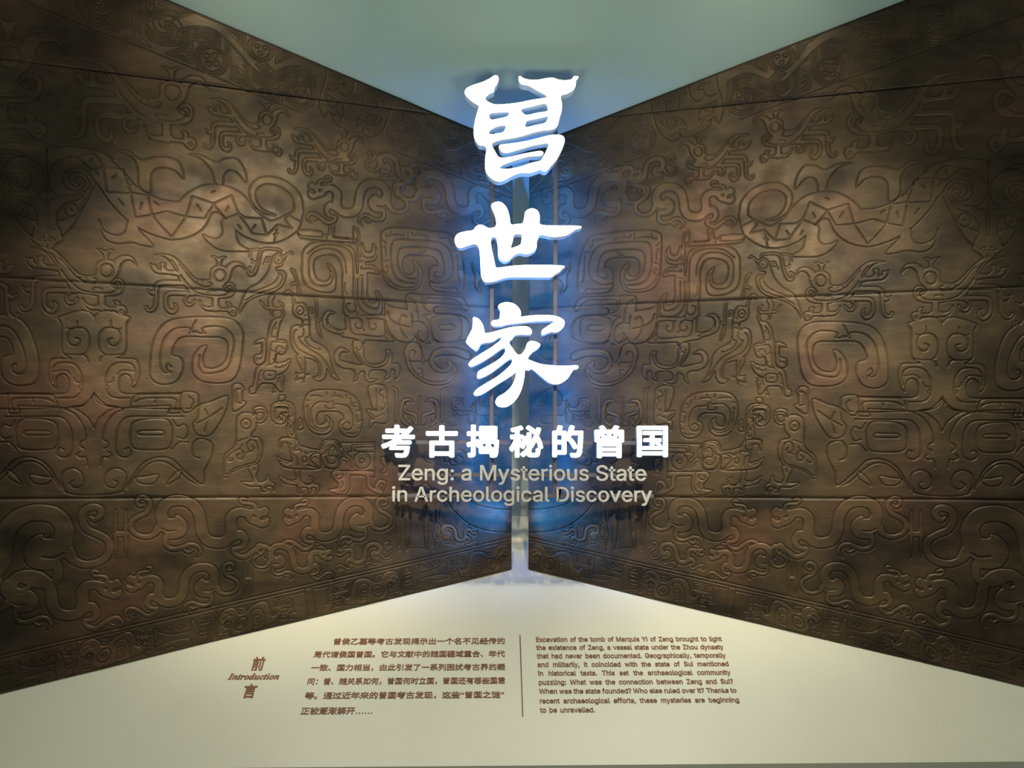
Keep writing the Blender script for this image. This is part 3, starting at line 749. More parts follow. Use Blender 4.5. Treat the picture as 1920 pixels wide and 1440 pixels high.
# --- crescent, horse-hook, bird heads (right panel)
cH = Crop(1260, 720, 6.546, 'R')
carve(build(cH, [
    ('P', [(92, 500), (108, 340), (170, 200), (300, 125), (480, 103), (680, 115), (770, 180), (802, 300), (790, 450), (730, 580), (640, 640), (520, 637), (452, 560), (460, 480), (530, 418), (530, 480),
           (570, 522), (630, 520), (647, 450), (620, 380), (520, 362), (380, 368), (320, 420), (318, 462), (362, 490), (367, 570), (310, 650), (200, 672), (120, 620)]),
    ('G', [(240, 520), (270, 488), (320, 520), (330, 560), (285, 585), (228, 570), (202, 500), (212, 390), (270, 300), (360, 278), (430, 282), (438, 325), (520, 325), (540, 292)], 13),
    ('G', [(470, 235), (440, 250), (445, 280)], 10), ('G', [(490, 255), (620, 252), (700, 320), (712, 420), (680, 530), (600, 575), (500, 555), (478, 480)], 13), ('G', [(478, 555), (560, 602), (680, 575), (740, 500), (750, 290)], 12),
] + [('GL', list(p), 11) for p in (((285, 158), (275, 205)), ((330, 195), (370, 178), (465, 180)), ((430, 130), (425, 178)), ((522, 125), (520, 172)), ((575, 185), (640, 175), (710, 178)),
                                   ((735, 235), (765, 230)), ((165, 258), (190, 258)), ((240, 200), (200, 300), (175, 305)), ((125, 355), (160, 355)), ((160, 405), (145, 490), (108, 468)), ((110, 560), (135, 562)),
                                   ((150, 610), (180, 632), (270, 625)), ((760, 320), (765, 300)), ((735, 500), (745, 430)), ((700, 555), (715, 540)))] + [
    ('R', [(1075, 420), (1040, 470), (1080, 498), (1150, 470), (1168, 400), (1160, 310), (1100, 285), (1000, 285), (950, 330), (945, 460), (955, 620), (920, 720), (870, 800), (740, 845), (620, 860)],
     [50, 44, 44, 50, 52, 54, 60, 66, 70, 80, 85, 75, 70, 70, 60]),
    ('P', [(985, 350), (1060, 330), (1130, 340), (1145, 420), (1110, 440), (1060, 380), (1010, 390)]),
    ('G', [(965, 330), (1000, 280), (1100, 275), (1165, 300), (1172, 400), (1140, 470), (1075, 490), (1045, 440), (1070, 400), (1100, 410), (1095, 435)], 12), ('G', [(1010, 380), (1005, 330), (1140, 322), (1140, 420)], 11),
    ('G', [(950, 330), (940, 420), (990, 430), (980, 480)], 12), ('G', [(930, 500), (925, 650), (980, 620), (985, 510)], 12), ('G', [(950, 540), (960, 575)], 12),
    ('P', [(1030, 180), (1090, 180), (1105, 235), (1040, 235)]),
    ('P', [(870, 590), (812, 570), (812, 500), (850, 445), (868, 490), (868, 550)]), ('G', [(850, 490), (835, 520), (852, 545)], 10),
    ('P', [(880, 730), (1000, 680), (1090, 700), (1095, 760), (1075, 825), (1050, 750), (985, 765), (960, 860), (945, 965), (1050, 950), (1122, 912), (1070, 1010), (960, 1052), (620, 1055), (600, 950), (620, 860), (800, 832)]),
    ('G', [(890, 770), (900, 700), (1000, 685), (1085, 700), (1090, 760)], 12), ('G', [(950, 770), (1000, 740), (1060, 740), (1075, 800)], 11), ('G', [(945, 970), (1000, 990), (1075, 960)], 12),
    ('G', [(620, 870), (690, 880), (722, 940), (680, 990), (630, 1045), (760, 1010)], 13), ('G', [(640, 940), (660, 910), (690, 930)], 11), ('GC', circle(790, 945, 28, 10, 34), 14), ('G', [(870, 1015), (888, 920), (935, 880)], 12),
    ('G', [(620, 860), (700, 850), (760, 880), (790, 850)], 11), ('G', [(890, 780), (910, 840), (850, 830), (820, 860)], 11), ('G', [(930, 800), (930, 850)], 11),
    ('P', [(372, 860), (370, 750), (450, 705), (560, 720), (597, 820), (590, 950), (540, 1042), (400, 1052), (362, 980), (385, 900)]),
    ('G', [(430, 835), (418, 800), (460, 788), (492, 830), (490, 900), (420, 905), (372, 960), (400, 1042), (500, 1047), (570, 985), (588, 890), (540, 870), (520, 830)], 13),
    ('G', [(395, 850), (385, 770), (450, 722), (545, 740), (582, 820)], 13), ('G', [(415, 970), (440, 995), (500, 985), (540, 900)], 12),
    ('PL', [(-60, 735), (225, 742), (350, 745), (350, 860), (350, 1000), (380, 1075), (-60, 1075)]),
    ('GC', circle(90, 955, 100), 14), ('GC', circle(92, 958, 28), 13),
    ('GL', [(-40, 755), (210, 765), (218, 830), (172, 830), (170, 795), (-40, 788)], 11), ('G', [(-40, 850), (100, 848), (262, 858), (215, 940), (205, 1048)], 12),
    ('G', [(238, 1045), (245, 960), (300, 915), (335, 920), (325, 960), (285, 965), (280, 1020)], 12), ('G', [(350, 780), (318, 860), (320, 910)], 11),
    ('PL', [(-60, 1085), (0, 1078), (420, 1078), (462, 1110), (462, 1150), (380, 1240), (385, 1290), (500, 1308), (460, 1345), (370, 1368), (280, 1352), (238, 1290), (238, 1130), (30, 1130), (-60, 1160)]),
    ('G', [(285, 1090), (270, 1200), (278, 1300), (340, 1345)], 12), ('G', [(380, 1130), (410, 1150), (370, 1180), (320, 1150), (340, 1110)], 11), ('G', [(340, 1210), (320, 1250), (345, 1285)], 11),
    ('P', [(850, 1075), (910, 1080), (890, 1185), (990, 1195), (1092, 1138), (1052, 1220), (960, 1245), (880, 1262), (872, 1340), (820, 1352), (850, 1300), (820, 1282), (752, 1290), (742, 1362), (700, 1320),
           (712, 1290), (650, 1290), (652, 1372), (610, 1312), (620, 1250), (682, 1240), (678, 1180), (730, 1148), (690, 1222), (750, 1250), (830, 1200)]),
    ('G', [(880, 1090), (850, 1180), (800, 1245), (720, 1235)], 11), ('G', [(900, 1215), (990, 1215), (1060, 1170)], 11),
    ('P', [(1370, 420), (1440, 390), (1530, 390), (1600, 440), (1612, 560), (1612, 720), (1640, 800), (1740, 890), (1767, 1000), (1746, 1162), (1650, 1090), (1500, 1030), (1370, 1000), (1310, 900), (1298, 780),
           (1340, 690), (1420, 680), (1430, 640), (1380, 580), (1368, 500), (1330, 512), (1262, 470), (1243, 380), (1280, 320), (1340, 310), (1410, 340)]),
    ('H', [(1285, 390), (1350, 380), (1378, 430), (1345, 480), (1290, 450)]),
    ('GC', circle(1497, 522, 60), 16), ('GC', circle(1495, 522, 13), 11),
    ('G', [(1352, 800), (1385, 728), (1452, 720), (1485, 790), (1440, 855), (1398, 815), (1420, 785)], 14), ('G', [(1440, 855), (1485, 870)], 11),
    ('G', [(1352, 790), (1348, 900), (1392, 980), (1500, 1012), (1640, 1062), (1742, 1132), (1750, 1000), (1720, 920), (1640, 850), (1570, 825)], 15),
    ('G', [(1545, 775), (1565, 820), (1525, 870), (1535, 935), (1580, 945), (1605, 905), (1575, 885)], 14), ('G', [(1710, 930), (1715, 965), (1665, 965), (1660, 940)], 12), ('G', [(1480, 690), (1540, 710), (1585, 730)], 11),
    ('G', [(1255, 400), (1290, 350), (1370, 358), (1412, 420)], 14),
    ('P', [(1358, 1005), (1470, 1040), (1440, 1120), (1412, 1215), (1552, 1215), (1450, 1270), (1330, 1272), (1300, 1330), (1220, 1312), (1280, 1290), (1220, 1265), (1180, 1272), (1160, 1322), (1143, 1250), (1200, 1210),
           (1230, 1130), (1250, 1190), (1330, 1222), (1372, 1150), (1350, 1080)]), ('G', [(1410, 1040), (1390, 1065), (1410, 1085)], 11),
    ('P', [(1520, 90), (1580, 60), (1620, 110), (1612, 260), (1626, 372), (1500, 280), (1530, 250), (1572, 250), (1580, 160), (1530, 120)]), ('G', [(1545, 100), (1600, 110), (1590, 265), (1525, 270)], 10),
]))

# --- small middle figures near the meeting line (right panel)
cG = Crop(1000, 620, 6.857, 'R')
carve(build(cG, [
    ('R', [(805, 755), (835, 790), (850, 850), (855, 1000), (850, 1180)], [8, 34, 40, 36, 32]), ('R', [(1485, 750), (1448, 790), (1440, 850), (1435, 1000), (1440, 1180)], [8, 34, 38, 34, 30]),
    ('R', [(1143, 875), (1145, 1000), (1146, 1230)], [30, 26, 24]),
    ('P', [(1590, 742), (1800, 748), (1742, 1018), (1692, 1030), (1700, 1060), (1812, 1040), (1782, 1130), (1722, 1152), (1782, 1182), (1772, 1280), (1720, 1202), (1560, 1200), (1560, 950)]),
    ('G', [(1700, 780), (1695, 900), (1690, 1020)], 13), ('G', [(1620, 780), (1660, 835), (1600, 880), (1620, 930), (1580, 980), (1620, 1040), (1640, 1010)], 11), ('G', [(1600, 1130), (1598, 1090), (1640, 1110), (1720, 1130), (1790, 1070)], 11),
    ('P', [(430, 900), (470, 980), (550, 1000), (590, 960), (600, 890), (700, 885), (735, 930), (722, 1030), (640, 1040), (540, 1045), (450, 1020)]), ('G', [(450, 950), (490, 1000), (580, 1005), (620, 920), (690, 920), (705, 990), (670, 1010)], 11),
    ('G', [(650, 960), (655, 965)], 18), ('GC', circle(722, 1110, 32), 11), ('GC', circle(722, 1110, 12), 9),
    ('G', [(540, 1090), (600, 1110), (660, 1095), (680, 1060), (740, 1070), (770, 1150)], 11), ('G', [(430, 1060), (505, 1065), (510, 1190), (430, 1185), (430, 1060)], 10), ('G', [(620, 1170), (660, 1230), (740, 1240), (770, 1190)], 11),
    ('G', [(240, 740), (120, 790), (30, 850), (20, 940), (90, 980), (160, 950), (130, 900), (100, 930)], 12), ('G', [(250, 740), (340, 800), (375, 880), (350, 960), (290, 975)], 12), ('G', [(180, 810), (160, 870), (210, 960)], 10),
    ('GC', [(90, 1180), (110, 1110), (200, 1100), (290, 1105), (250, 1190), (150, 1205)], 11), ('G', [(300, 925), (420, 925), (400, 1080), (290, 1100)], 10),
    ('G', [(100, 160), (90, 300), (150, 375), (235, 370)], 12), ('G', [(235, 60), (180, 220), (240, 240)], 11),
]))
carve(build(cG, [
    ('R', [(1065, 940), (1010, 912), (940, 930), (915, 1000), (905, 1100), (925, 1180), (990, 1230)], [8, 36, 46, 46, 42, 40, 36]),
    ('P', [(960, 960), (965, 1040), (1040, 1065), (1110, 1100), (1120, 1220), (1060, 1220), (1040, 1110), (960, 1080), (940, 1020)]),
    ('G', [(960, 940), (945, 1040), (960, 1090)], 11), ('G', [(935, 1140), (960, 1085), (1000, 1100), (1010, 1150), (990, 1180)], 12), ('G', [(1050, 1110), (1090, 1170), (1070, 1220)], 11),
], mirror=1144))
cK = Crop(960, 840, 4.0, 'R')
carve(build(cK, [
    ('R', [(688, 420), (705, 600), (716, 768)], [30, 24, 4]),
    ('P', [(728, 408), (765, 420), (785, 490), (790, 620), (768, 768), (765, 640), (760, 560), (728, 520), (760, 490)]),
    ('G', [(808, 420), (802, 600), (780, 750)], 7), ('G', [(738, 415), (768, 450), (768, 495), (735, 518), (765, 545), (782, 640)], 8), ('G', [(696, 420), (712, 740)], 6),
    ('G', [(745, 60), (775, 40), (800, 75), (775, 110), (740, 120)], 8), ('G', [(720, 180), (760, 165), (790, 210), (770, 260), (740, 300)], 8), ('G', [(790, 280), (830, 240), (845, 200)], 8), ('G', [(740, 300), (780, 270), (810, 300), (800, 345)], 8),
], mirror=845))
carve(build(cK, [
    ('G', [(780, 762), (812, 748), (845, 745), (880, 748), (908, 762)], 7),
    ('G', [(-40, 462), (130, 462), (250, 455), (380, 430), (440, 400), (470, 370)], 7), ('G', [(-40, 635), (140, 633), (300, 622), (450, 570), (560, 480), (615, 405)], 6),
    ('P', [(1075, 90), (1110, 80), (1112, 120), (1090, 150), (1110, 190), (1075, 185)]), ('R', [(1095, 320), (1085, 270), (1120, 260), (1145, 300), (1110, 340), (1200, 300), (1220, 210), (1350, 195)], [10, 26, 28, 30, 30, 30, 26, 24]),
    ('P', [(480, 60), (520, 20), (600, 60), (590, 130), (520, 120)]), ('G', [(500, 80), (540, 60), (570, 100), (540, 120)], 8), ('G', [(480, 260), (520, 215), (580, 250), (590, 300)], 8), ('G', [(570, 90), (640, 110), (650, 60)], 8),
]))

# --- lower border: eyes, meanders, axe and fish blades
carve([('GL', np.array([(0.03, zbot(0.03) + o), (2.95, zbot(2.95) + o)]), np.array(0.006)) for o in (0.150, 0.166)])
cX = Crop(1180, 1050, 7.385, 'R')


def sq(x0, y0, w, h, t): return ('GL', [(x0, y0), (x0 + w, y0 + .24 * w), (x0 + w, y0 + .24 * w + h), (x0, y0 + h), (x0, y0 + .35 * h)], t)


EYE = build(cX, [
    ('GC', circle(470, 420, 80), 17), ('GC', circle(470, 420, 28), 14), ('G', [(468, 418), (472, 422)], 14),
    ('P', [(180, 250), (205, 185), (260, 145), (350, 155), (420, 225), (445, 285), (520, 300), (600, 255), (720, 250), (800, 300), (840, 400), (850, 480), (900, 520), (945, 480), (965, 520), (930, 600), (770, 600), (610, 575), (380, 525),
           (330, 440), (350, 380), (340, 330), (290, 300), (240, 330)]),
    ('G', [(590, 350), (640, 310), (720, 340), (760, 430), (772, 600)], 10), ('G', [(600, 360), (622, 420), (622, 540), (608, 580)], 9),
    ('G', [(632, 405), (690, 412), (718, 470), (700, 540), (635, 540)], 9), ('GL', [(650, 455), (692, 447)], 10), ('GL', [(675, 452), (676, 510)], 11),
    ('G', [(190, 225), (260, 190), (345, 240)], 9), ('G', [(240, 262), (300, 238), (352, 262)], 8),
    ('G', [(252, 360), (290, 310), (330, 345), (312, 390), (270, 382), (288, 350)], 8),
    sq(888, 285, 190, 115, 7), sq(918, 320, 125, 70, 7), sq(948, 352, 60, 25, 6),
    ('G', [(900, 440), (885, 480), (915, 500), (935, 470)], 8),
    sq(1000, 470, 60, 60, 6), sq(985, 560, 70, 55, 6), ('GL', [(20, 95), (105, 110), (105, 175), (30, 160), (30, 120), (80, 130)], 6), ('GL', [(10, 190), (95, 205), (95, 270), (25, 250)], 6),
    ('GL', [(150, 100), (150, 440)], 6), ('GL', [(170, 130), (165, 450)], 5), ('GL', [(420, 190), (540, 215), (530, 270), (470, 260), (440, 215)], 6), ('GL', [(460, 215), (520, 228), (505, 250)], 5),
    ('GL', [(200, 420), (250, 435), (245, 480), (310, 495), (310, 450), (270, 440)], 6),
])
aE = np.array(cX.pt(470, 420))
for px, py, sd, fl in ((1030, 1057, 'R', 1), (1243.6, 1107, 'R', 1), (1497, 1166, 'R', -1), (1746, 1222, 'R', -1), (1990, 1283, 'R', 1)):
    b = W(px, py, sd)

    def tf(p, b=b, fl=fl):
        q = p - aE
        if fl < 0:
            q = np.stack([-q[:, 0], q[:, 1] + 2 * (-T_BOT * ST) * (-q[:, 0])], 1)
        return q + b, 1.0
    carve(EYE, tf)
AXE = build(cX, [
    ('GL', [(1125, 352), (1150, 380), (1180, 450), (1170, 600)], 9), ('G', [(1190, 605), (1130, 590), (1078, 598), (1100, 660), (1140, 700)], 9), ('GL', [(1125, 352), (1370, 395)], 8),
    ('GC', [(1375, 395), (1395, 378), (1440, 388), (1475, 415), (1450, 580), (1422, 740), (1330, 712), (1352, 550)], 10),
    ('GL', [(1480, 432), (1720, 482)], 8), ('G', [(1725, 490), (1660, 540), (1630, 610), (1620, 690), (1590, 705)], 9), ('G', [(1590, 705), (1660, 715), (1692, 755), (1680, 790), (1610, 790)], 9),
    sq(1095, 440, 50, 50, 6), sq(1100, 510, 50, 45, 6), sq(1660, 590, 50, 50, 6), sq(1660, 660, 50, 50, 6),
])
carve(AXE)
cF = Crop(990, 1010, 7.385, 'R')
FISH = build(cF, [
    ('G', [(915, 262), (960, 330), (1080, 412), (1210, 452), (1308, 467), (1318, 355), (1370, 390), (1402, 500), (1425, 600), (1510, 628)], 10), ('G', [(912, 265), (932, 380), (888, 480)], 9),
    ('G', [(880, 500), (960, 482), (1150, 512), (1290, 560), (1322, 640)], 9), ('G', [(900, 542), (1000, 560), (1110, 575), (1150, 650)], 8), ('G', [(1320, 660), (1300, 700), (1420, 700), (1510, 690), (1530, 560)], 8),
    ('G', [(1030, 330), (1060, 290), (1090, 330), (1060, 360)], 7), ('G', [(1150, 380), (1180, 340), (1215, 380), (1180, 405)], 7), ('G', [(1240, 400), (1250, 365), (1300, 375), (1290, 420)], 7),
    sq(700, 250, 140, 80, 6), sq(725, 280, 90, 40, 6), sq(1430, 390, 80, 60, 6), sq(1450, 410, 40, 30, 6), sq(1430, 500, 70, 60, 6),
    ('GL', [(885, 250), (870, 380), (660, 345)], 6), ('GL', [(1530, 400), (1550, 740)], 6),
])
carve(FISH)
aF = np.array(cF.pt(1100, 500))
for px, py in ((1622, 1196), (1868, 1254)):
    b = W(px, py, 'R')

    def tf2(p, b=b):
        q = p - aF
        q = np.stack([-q[:, 0], q[:, 1] + 2 * (T_BOT * ST) * q[:, 0]], 1)
        return q + b, 1.0
    carve(FISH, tf2)

# --- upper border: ringed discs between plaited lines, a face mask, two whirls
TB = T_TOP * ST
BW = 0.275                       # border width


def bpt(s, v):                   # v = 0 at the border's lower line, 1 at the panel's top edge
    return np.array((s, ztop(s) - BW + BW * v))


carve([('GL', np.array([bpt(0.03, 0), bpt(0.66, 0)]), np.array(0.007)), ('GL', np.array([bpt(1.10, 0), bpt(2.95, 0)]), np.array(0.007))])
low = [W(893, 310, 'L'), W(754, 256, 'L'), W(563, 177, 'L'), W(395.6, 115.6, 'L')]
top = [W(844, 247, 'L'), W(488, 95.6, 'L')]
low.append(low[3] + np.array((0.46, 0.46 * TB)))
top.append(top[1] + np.array((0.46, 0.46 * TB)))
for k, c in enumerate(low + top):
    r = 0.053 if k < len(low) else 0.043
    for rr, w in ((r, .005), (r * 1.2, .004), (r * 1.42, .004)):
        carve([('GC', np.array(circle(c[0], c[1], rr, 16)), np.array(w))])
    n = 4 if k in (2, 3, 4) else 3
    for j in range(n):
        a = 0.6 + j * 2 * math.pi / n
        carve([('GC', np.array(circle(c[0] + .5 * r * math.cos(a), c[1] + .5 * r * math.sin(a), r * .24, 8)), np.array(.0035))])


def vof(c): return (c[1] - (ztop(c[0]) - BW)) / BW


def plait(sa, sb, lows, tops, dirn=1):
    """bundles of lines that pass over the lower discs and under the upper ones"""
    n = 60
    ss = np.linspace(sa, sb, n)
    for base, cs, sgn in ((0.44, lows, 1), (0.52, tops, -1)):
        for off in np.linspace(-0.10, 0.10, 6):
            v = np.full(n, base) + off
            for c in cs:
                v = v + sgn * 0.27 * np.exp(-((ss - c[0]) / 0.10) ** 2) 
            for c in (tops if sgn > 0 else lows):
                v = v - sgn * 0.17 * np.exp(-((ss - c[0]) / 0.12) ** 2)
            v = np.clip(v, 0.03, 0.99)
            pts = np.array([bpt(s, q) for s, q in zip(ss, v)])
            carve([('G', pts[::3], np.array(.0035))])
    for c in lows:                                     # nested triangles beside the lower discs
        for sg in (-1, 1):
            for k in (0, 1, 2):
                a = c[0] + sg * (0.085 + .012 * k); b = c[0] + sg * (0.20 - .02 * k)
                if sa < min(a, b) and max(a, b) < sb:
                    carve([('GL', np.array([bpt(a, .06 + .04 * k), bpt(a, .40 - .08 * k), bpt(b, .06 + .04 * k), bpt(a, .06 + .04 * k)]), np.array(.0035))])
    for c in tops:
        for sg in (-1, 1):
            for k in (0, 1, 2):
                a = c[0] + sg * (0.07 + .012 * k); b = c[0] + sg * (0.17 - .02 * k)
                if sa < min(a, b) and max(a, b) < sb:
                    carve([('GL', np.array([bpt(a, .96 - .04 * k), bpt(a, .66 + .07 * k), bpt(b, .96 - .04 * k), bpt(a, .96 - .04 * k)]), np.array(.0035))])
    for s in np.arange(sa + .1, sb - .05, .135):       # lozenge whirls in the openings
        for k in (1.0, .62, .28):
            q = [bpt(s - .040 * k, .5), bpt(s, .5 + .12 * k), bpt(s + .040 * k, .5), bpt(s, .5 - .12 * k), bpt(s - .040 * k, .5)]
            carve([('GL', np.array(q), np.array(.0035))])


mask_in = W(742, 215, 'L')[0]; mask_out = W(603, 160, 'L')[0]
plait(0.05, mask_in - .01, low[:2], top[:1])
plait(mask_out + .03, 2.02, low[2:], top[1:])
cU = Crop(580, 120, 6.0, 'L')
carve(build(cU, [
    ('G', [(190, 60), (176, 200), (112, 400), (120, 530), (165, 625)], 10), ('G', [(930, 420), (905, 530), (860, 680), (800, 770), (705, 828), (610, 802), (600, 752), (650, 738), (690, 772)], 11),
    ('G', [(180, 360), (290, 402), (370, 470), (388, 600)], 11), ('G', [(385, 585), (300, 532), (222, 482), (180, 360)], 10), ('GC', circle(265, 448, 46), 10), ('G', [(264, 446), (268, 450)], 12), ('G', [(310, 500), (345, 440)], 7),
    ('G', [(525, 665), (570, 590), (660, 560), (760, 580), (822, 612), (780, 665), (690, 690), (610, 642), (540, 640)], 11), ('GC', circle(703, 622, 48), 10), ('G', [(700, 624), (704, 628)], 12), ('G', [(560, 620), (635, 600), (640, 660)], 7),
    ('G', [(185, 605), (200, 558), (250, 572), (258, 640)], 10), ('G', [(350, 652), (357, 610), (312, 582), (268, 622), (300, 682), (400, 742), (540, 782), (602, 758), (600, 700), (560, 685), (528, 712)], 8),
    ('G', [(260, 150), (330, 190), (322, 280), (262, 312), (190, 282)], 7), ('G', [(330, 150), (405, 240), (340, 240), (328, 300), (380, 370), (442, 360), (490, 300), (502, 200)], 8),
    ('G', [(610, 360), (608, 430), (650, 488), (720, 490), (762, 430), (710, 382), (800, 372)], 7), ('G', [(760, 440), (770, 510), (850, 545), (900, 520)], 9),
]))
for c, r in ((W(310, 52, 'L'), .085), (W(197, 10, 'L'), .125)):
    for ph in (0.0, math.pi * .66, math.pi * 1.33):
        t = np.linspace(0.15, 1, 26)
        carve([('G', np.stack([c[0] + r * t * np.cos(ph + 6.5 * t), c[1] + r * t * np.sin(ph + 6.5 * t)], 1), np.array(.005))])
sg0 = W(258, 50, 'L')[0]
for k in (0, .014, .028, .05): carve([('GL', np.array([bpt(sg0 + k, 0.02), bpt(sg0 + k, 1.0)]), np.array(.004))])


def smoothstep(a, b, x):
    t = np.clip((x - a) / (b - a), 0, 1)
    return t * t * (3 - 2 * t)


H_RAISE, H_RIM, H_CUT = 0.0027, 0.0042, 0.0052
HEIGHT = H_RAISE * smoothstep(0.001, -0.006, RAISED)
HEIGHT -= H_RIM * np.exp(-((RAISED - 0.0010) / 0.0024) ** 2)
HEIGHT -= H_CUT * (1 - smoothstep(-0.0016, 0.0020, GROOVE))


RUBBED = smoothstep(0.001, -0.004, RAISED)


def sample(s, z, H=None):
    H = HEIGHT if H is None else H
    fx = np.clip(s / STEP, 0, NS - 1.001); fz = np.clip((z - GZ[0]) / STEP, 0, NZ - 1.001)
    i = fx.astype(int); j = fz.astype(int)
    a = fx - i; b = fz - j
    return (H[j, i] * (1 - a) * (1 - b) + H[j, i + 1] * a * (1 - b)
            + H[j + 1, i] * (1 - a) * b + H[j + 1, i + 1] * a * b)


# ------------------------------------------------------------------ relief panels
def sheet_mesh(name, sgn, s0, s1, zlo, zhi, lift, seed):
    ns = int((s1 - s0) / STEP) + 1
    ss = np.linspace(s0, s1, ns)
    lo = zlo(ss); hi = np.maximum(zhi(ss), lo + 0.0005)
    nz = int(np.max(hi - lo) / STEP) + 2
    t = np.linspace(0, 1, nz)[:, None]
    z = lo[None, :] + (hi - lo)[None, :] * t
    s = np.broadcast_to(ss[None, :], z.shape)
    h = sample(s, z) + lift
    rub = sample(s, z, RUBBED)
    # hand-fitted sheets: slight waviness, edges curl by a millimetre or two
    h = h + 0.0022 * np.sin(s * 3.1 + seed) * np.sin(z * 2.3 + seed * 1.7) + 0.0010 * np.sin(s * 9.0 + z * 5.0 + seed)
    edge = np.minimum(z - lo[None, :], hi[None, :] - z)
    h = h - 0.0045 * np.exp(-(edge / 0.006) ** 2)
    x = sgn * (s * CT - h * ST)
    y = Y0 - s * ST - h * CT
    co = np.stack([x, y, z], -1).reshape(-1, 3).astype(np.float32)
    nv = len(co)
    idx = np.arange(nv).reshape(nz, ns)
    a, b, c, d = idx[:-1, :-1], idx[:-1, 1:], idx[1:, 1:], idx[1:, :-1]
    q = np.stack([a, b, c, d] if sgn > 0 else [a, d, c, b], -1).reshape(-1, 4)
    me = bpy.data.meshes.new(name)
    me.vertices.add(nv)
    me.vertices.foreach_set('co', co.ravel())
    nf = len(q)
    me.loops.add(nf * 4)
    me.loops.foreach_set('vertex_index', q.ravel().astype(np.int32))
    me.polygons.add(nf)
    me.polygons.foreach_set('loop_start', np.arange(0, nf * 4, 4, dtype=np.int32))
    me.polygons.foreach_set('use_smooth', np.ones(nf, bool))
    me.update(calc_edges=True)
    at = me.attributes.new('rubbed', 'FLOAT', 'POINT')
    at.data.foreach_set('value', rub.ravel().astype(np.float32))
    return me


def const(v): return lambda s: np.full_like(s, v)


def wallp(sgn, s, h, z): return (sgn * (s * CT - h * ST), Y0 - s * ST - h * CT, z)


for sgn, label in ((-1, 'tall dark bronze relief panel left of the glowing sign, mirrored beasts and scrolls'),
                   (1, 'tall dark bronze relief panel right of the glowing sign, mirrored beasts and scrolls')):
    root = empty('relief_panel', (sgn * 1.45, 3.64, 0.0))
    tag(root, label, 'relief panel', 'pair of bronze relief panels')
    off = Vector(root.location)
    s_top = (SEAMS[2] - Z_TOP) / TB + 0.004
    rows = [(S_IN, S_OUT, zbot, const(SEAMS[0] - .0012), 0.012),
            (S_IN, S_OUT, const(SEAMS[0] + .0012), const(SEAMS[1] - .0012), 0.0145),
            (S_IN, S_OUT, const(SEAMS[1] + .0012), lambda s: np.minimum(SEAMS[2] - .0012, ztop(s) - .012), 0.012),
            (s_top + .046, S_OUT, const(SEAMS[2] + .0012), lambda s: ztop(s) - .012, 0.0145)]
    for k, (s0, s1, lo, hi, lift) in enumerate(rows):
        me = sheet_mesh('bronze_sheet', sgn, s0, s1, lo, hi, lift, k * 1.3 + (sgn > 0) * 2.1)
        me.transform(Matrix.Translation(-off))
        link('bronze_sheet', me, M_BRONZE, root)
    ring = [(S_IN - .004, zbot(S_IN)), (S_OUT, zbot(S_OUT)), (S_OUT, ztop(S_OUT)), (S_IN - .004, ztop(S_IN - .004))]
    me = prism_mesh('backing_board', [wallp(sgn, s, 0.002, z) for s, z in ring], [wallp(sgn, s, -0.05, z) for s, z in ring])
    me.transform(Matrix.Translation(-off))
    link('backing_board', me, M_BACKING, root)

# ------------------------------------------------------------------ setting: floor, soffit, wall behind the slit
tag(link('floor', box_mesh('floor', -6, 6, -4, 6, -0.1, 0.0), M_FLOOR), kind='structure')
yb = -0.6


def soff(y): return Z_TOP + T_TOP * (Y0 - y)


me = prism_mesh('ceiling', [(-3.3, Y0 + .6, soff(Y0 + .6) + .0), (-3.3, 0.9, soff(0.9)), (-3.3, 0.9, soff(0.9) + .1), (-3.3, Y0 + .6, soff(Y0 + .6) + .12)],
                [(3.3, Y0 + .6, soff(Y0 + .6)), (3.3, 0.9, soff(0.9)), (3.3, 0.9, soff(0.9) + .1), (3.3, Y0 + .6, soff(Y0 + .6) + .12)])
tag(link('ceiling', me, M_SOFFIT), kind='structure')
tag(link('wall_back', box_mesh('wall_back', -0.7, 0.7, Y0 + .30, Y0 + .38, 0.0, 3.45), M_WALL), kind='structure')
# dark strip that closes the slit above the opening
ra, rb = on_vertical(972, 297, Y0)[1], Z_TOP + .004
tag(link('trim_1', box_mesh('trim_1', -0.060, 0.060, Y0 - .004, Y0 + .03, ra, rb, .002), M_BACKING), kind='structure')

# ------------------------------------------------------------------ sloping plinth with the introduction text
plinth = empty('text_plinth', (0, 3.3, 0))
tag(plinth, 'cream sloping plinth with brown introduction text in front of the bronze panels', 'plinth', None)
PO = Vector(plinth.location)
YF = 3.142


def zpl(y): return Z_BOT - T_BOT * (Y0 - y)


ring = [(YF, zpl(YF)), (Y0 + .30, zpl(Y0 + .30)), (Y0 + .30, zpl(Y0 + .30) - .05), (YF + .02, zpl(YF) - .04), (YF, zpl(YF) - .04)]
me = prism_mesh('sloping_top', [(-3.3, y, z) for y, z in ring], [(3.3, y, z) for y, z in ring])
me.transform(Matrix.Translation(-PO)); link('sloping_top', me, M_PLINTH, plinth)
me = box_mesh('front_board', -3.3, 3.3, YF + .006, YF + .05, 0.0, zpl(YF) - .038)
me.transform(Matrix.Translation(-PO)); link('front_board', me, M_PLINTH, plinth)


def plinth_matrix():
    """text frame: x across, y up the slope, z out of the board; origin on the meeting line"""
    m = Matrix(((1, 0, 0, 0), (0, CA, -SA, Y0), (0, SA, CA, Z_BOT), (0, 0, 0, 1)))
    return Matrix.Translation(-PO) @ m


PM = plinth_matrix()


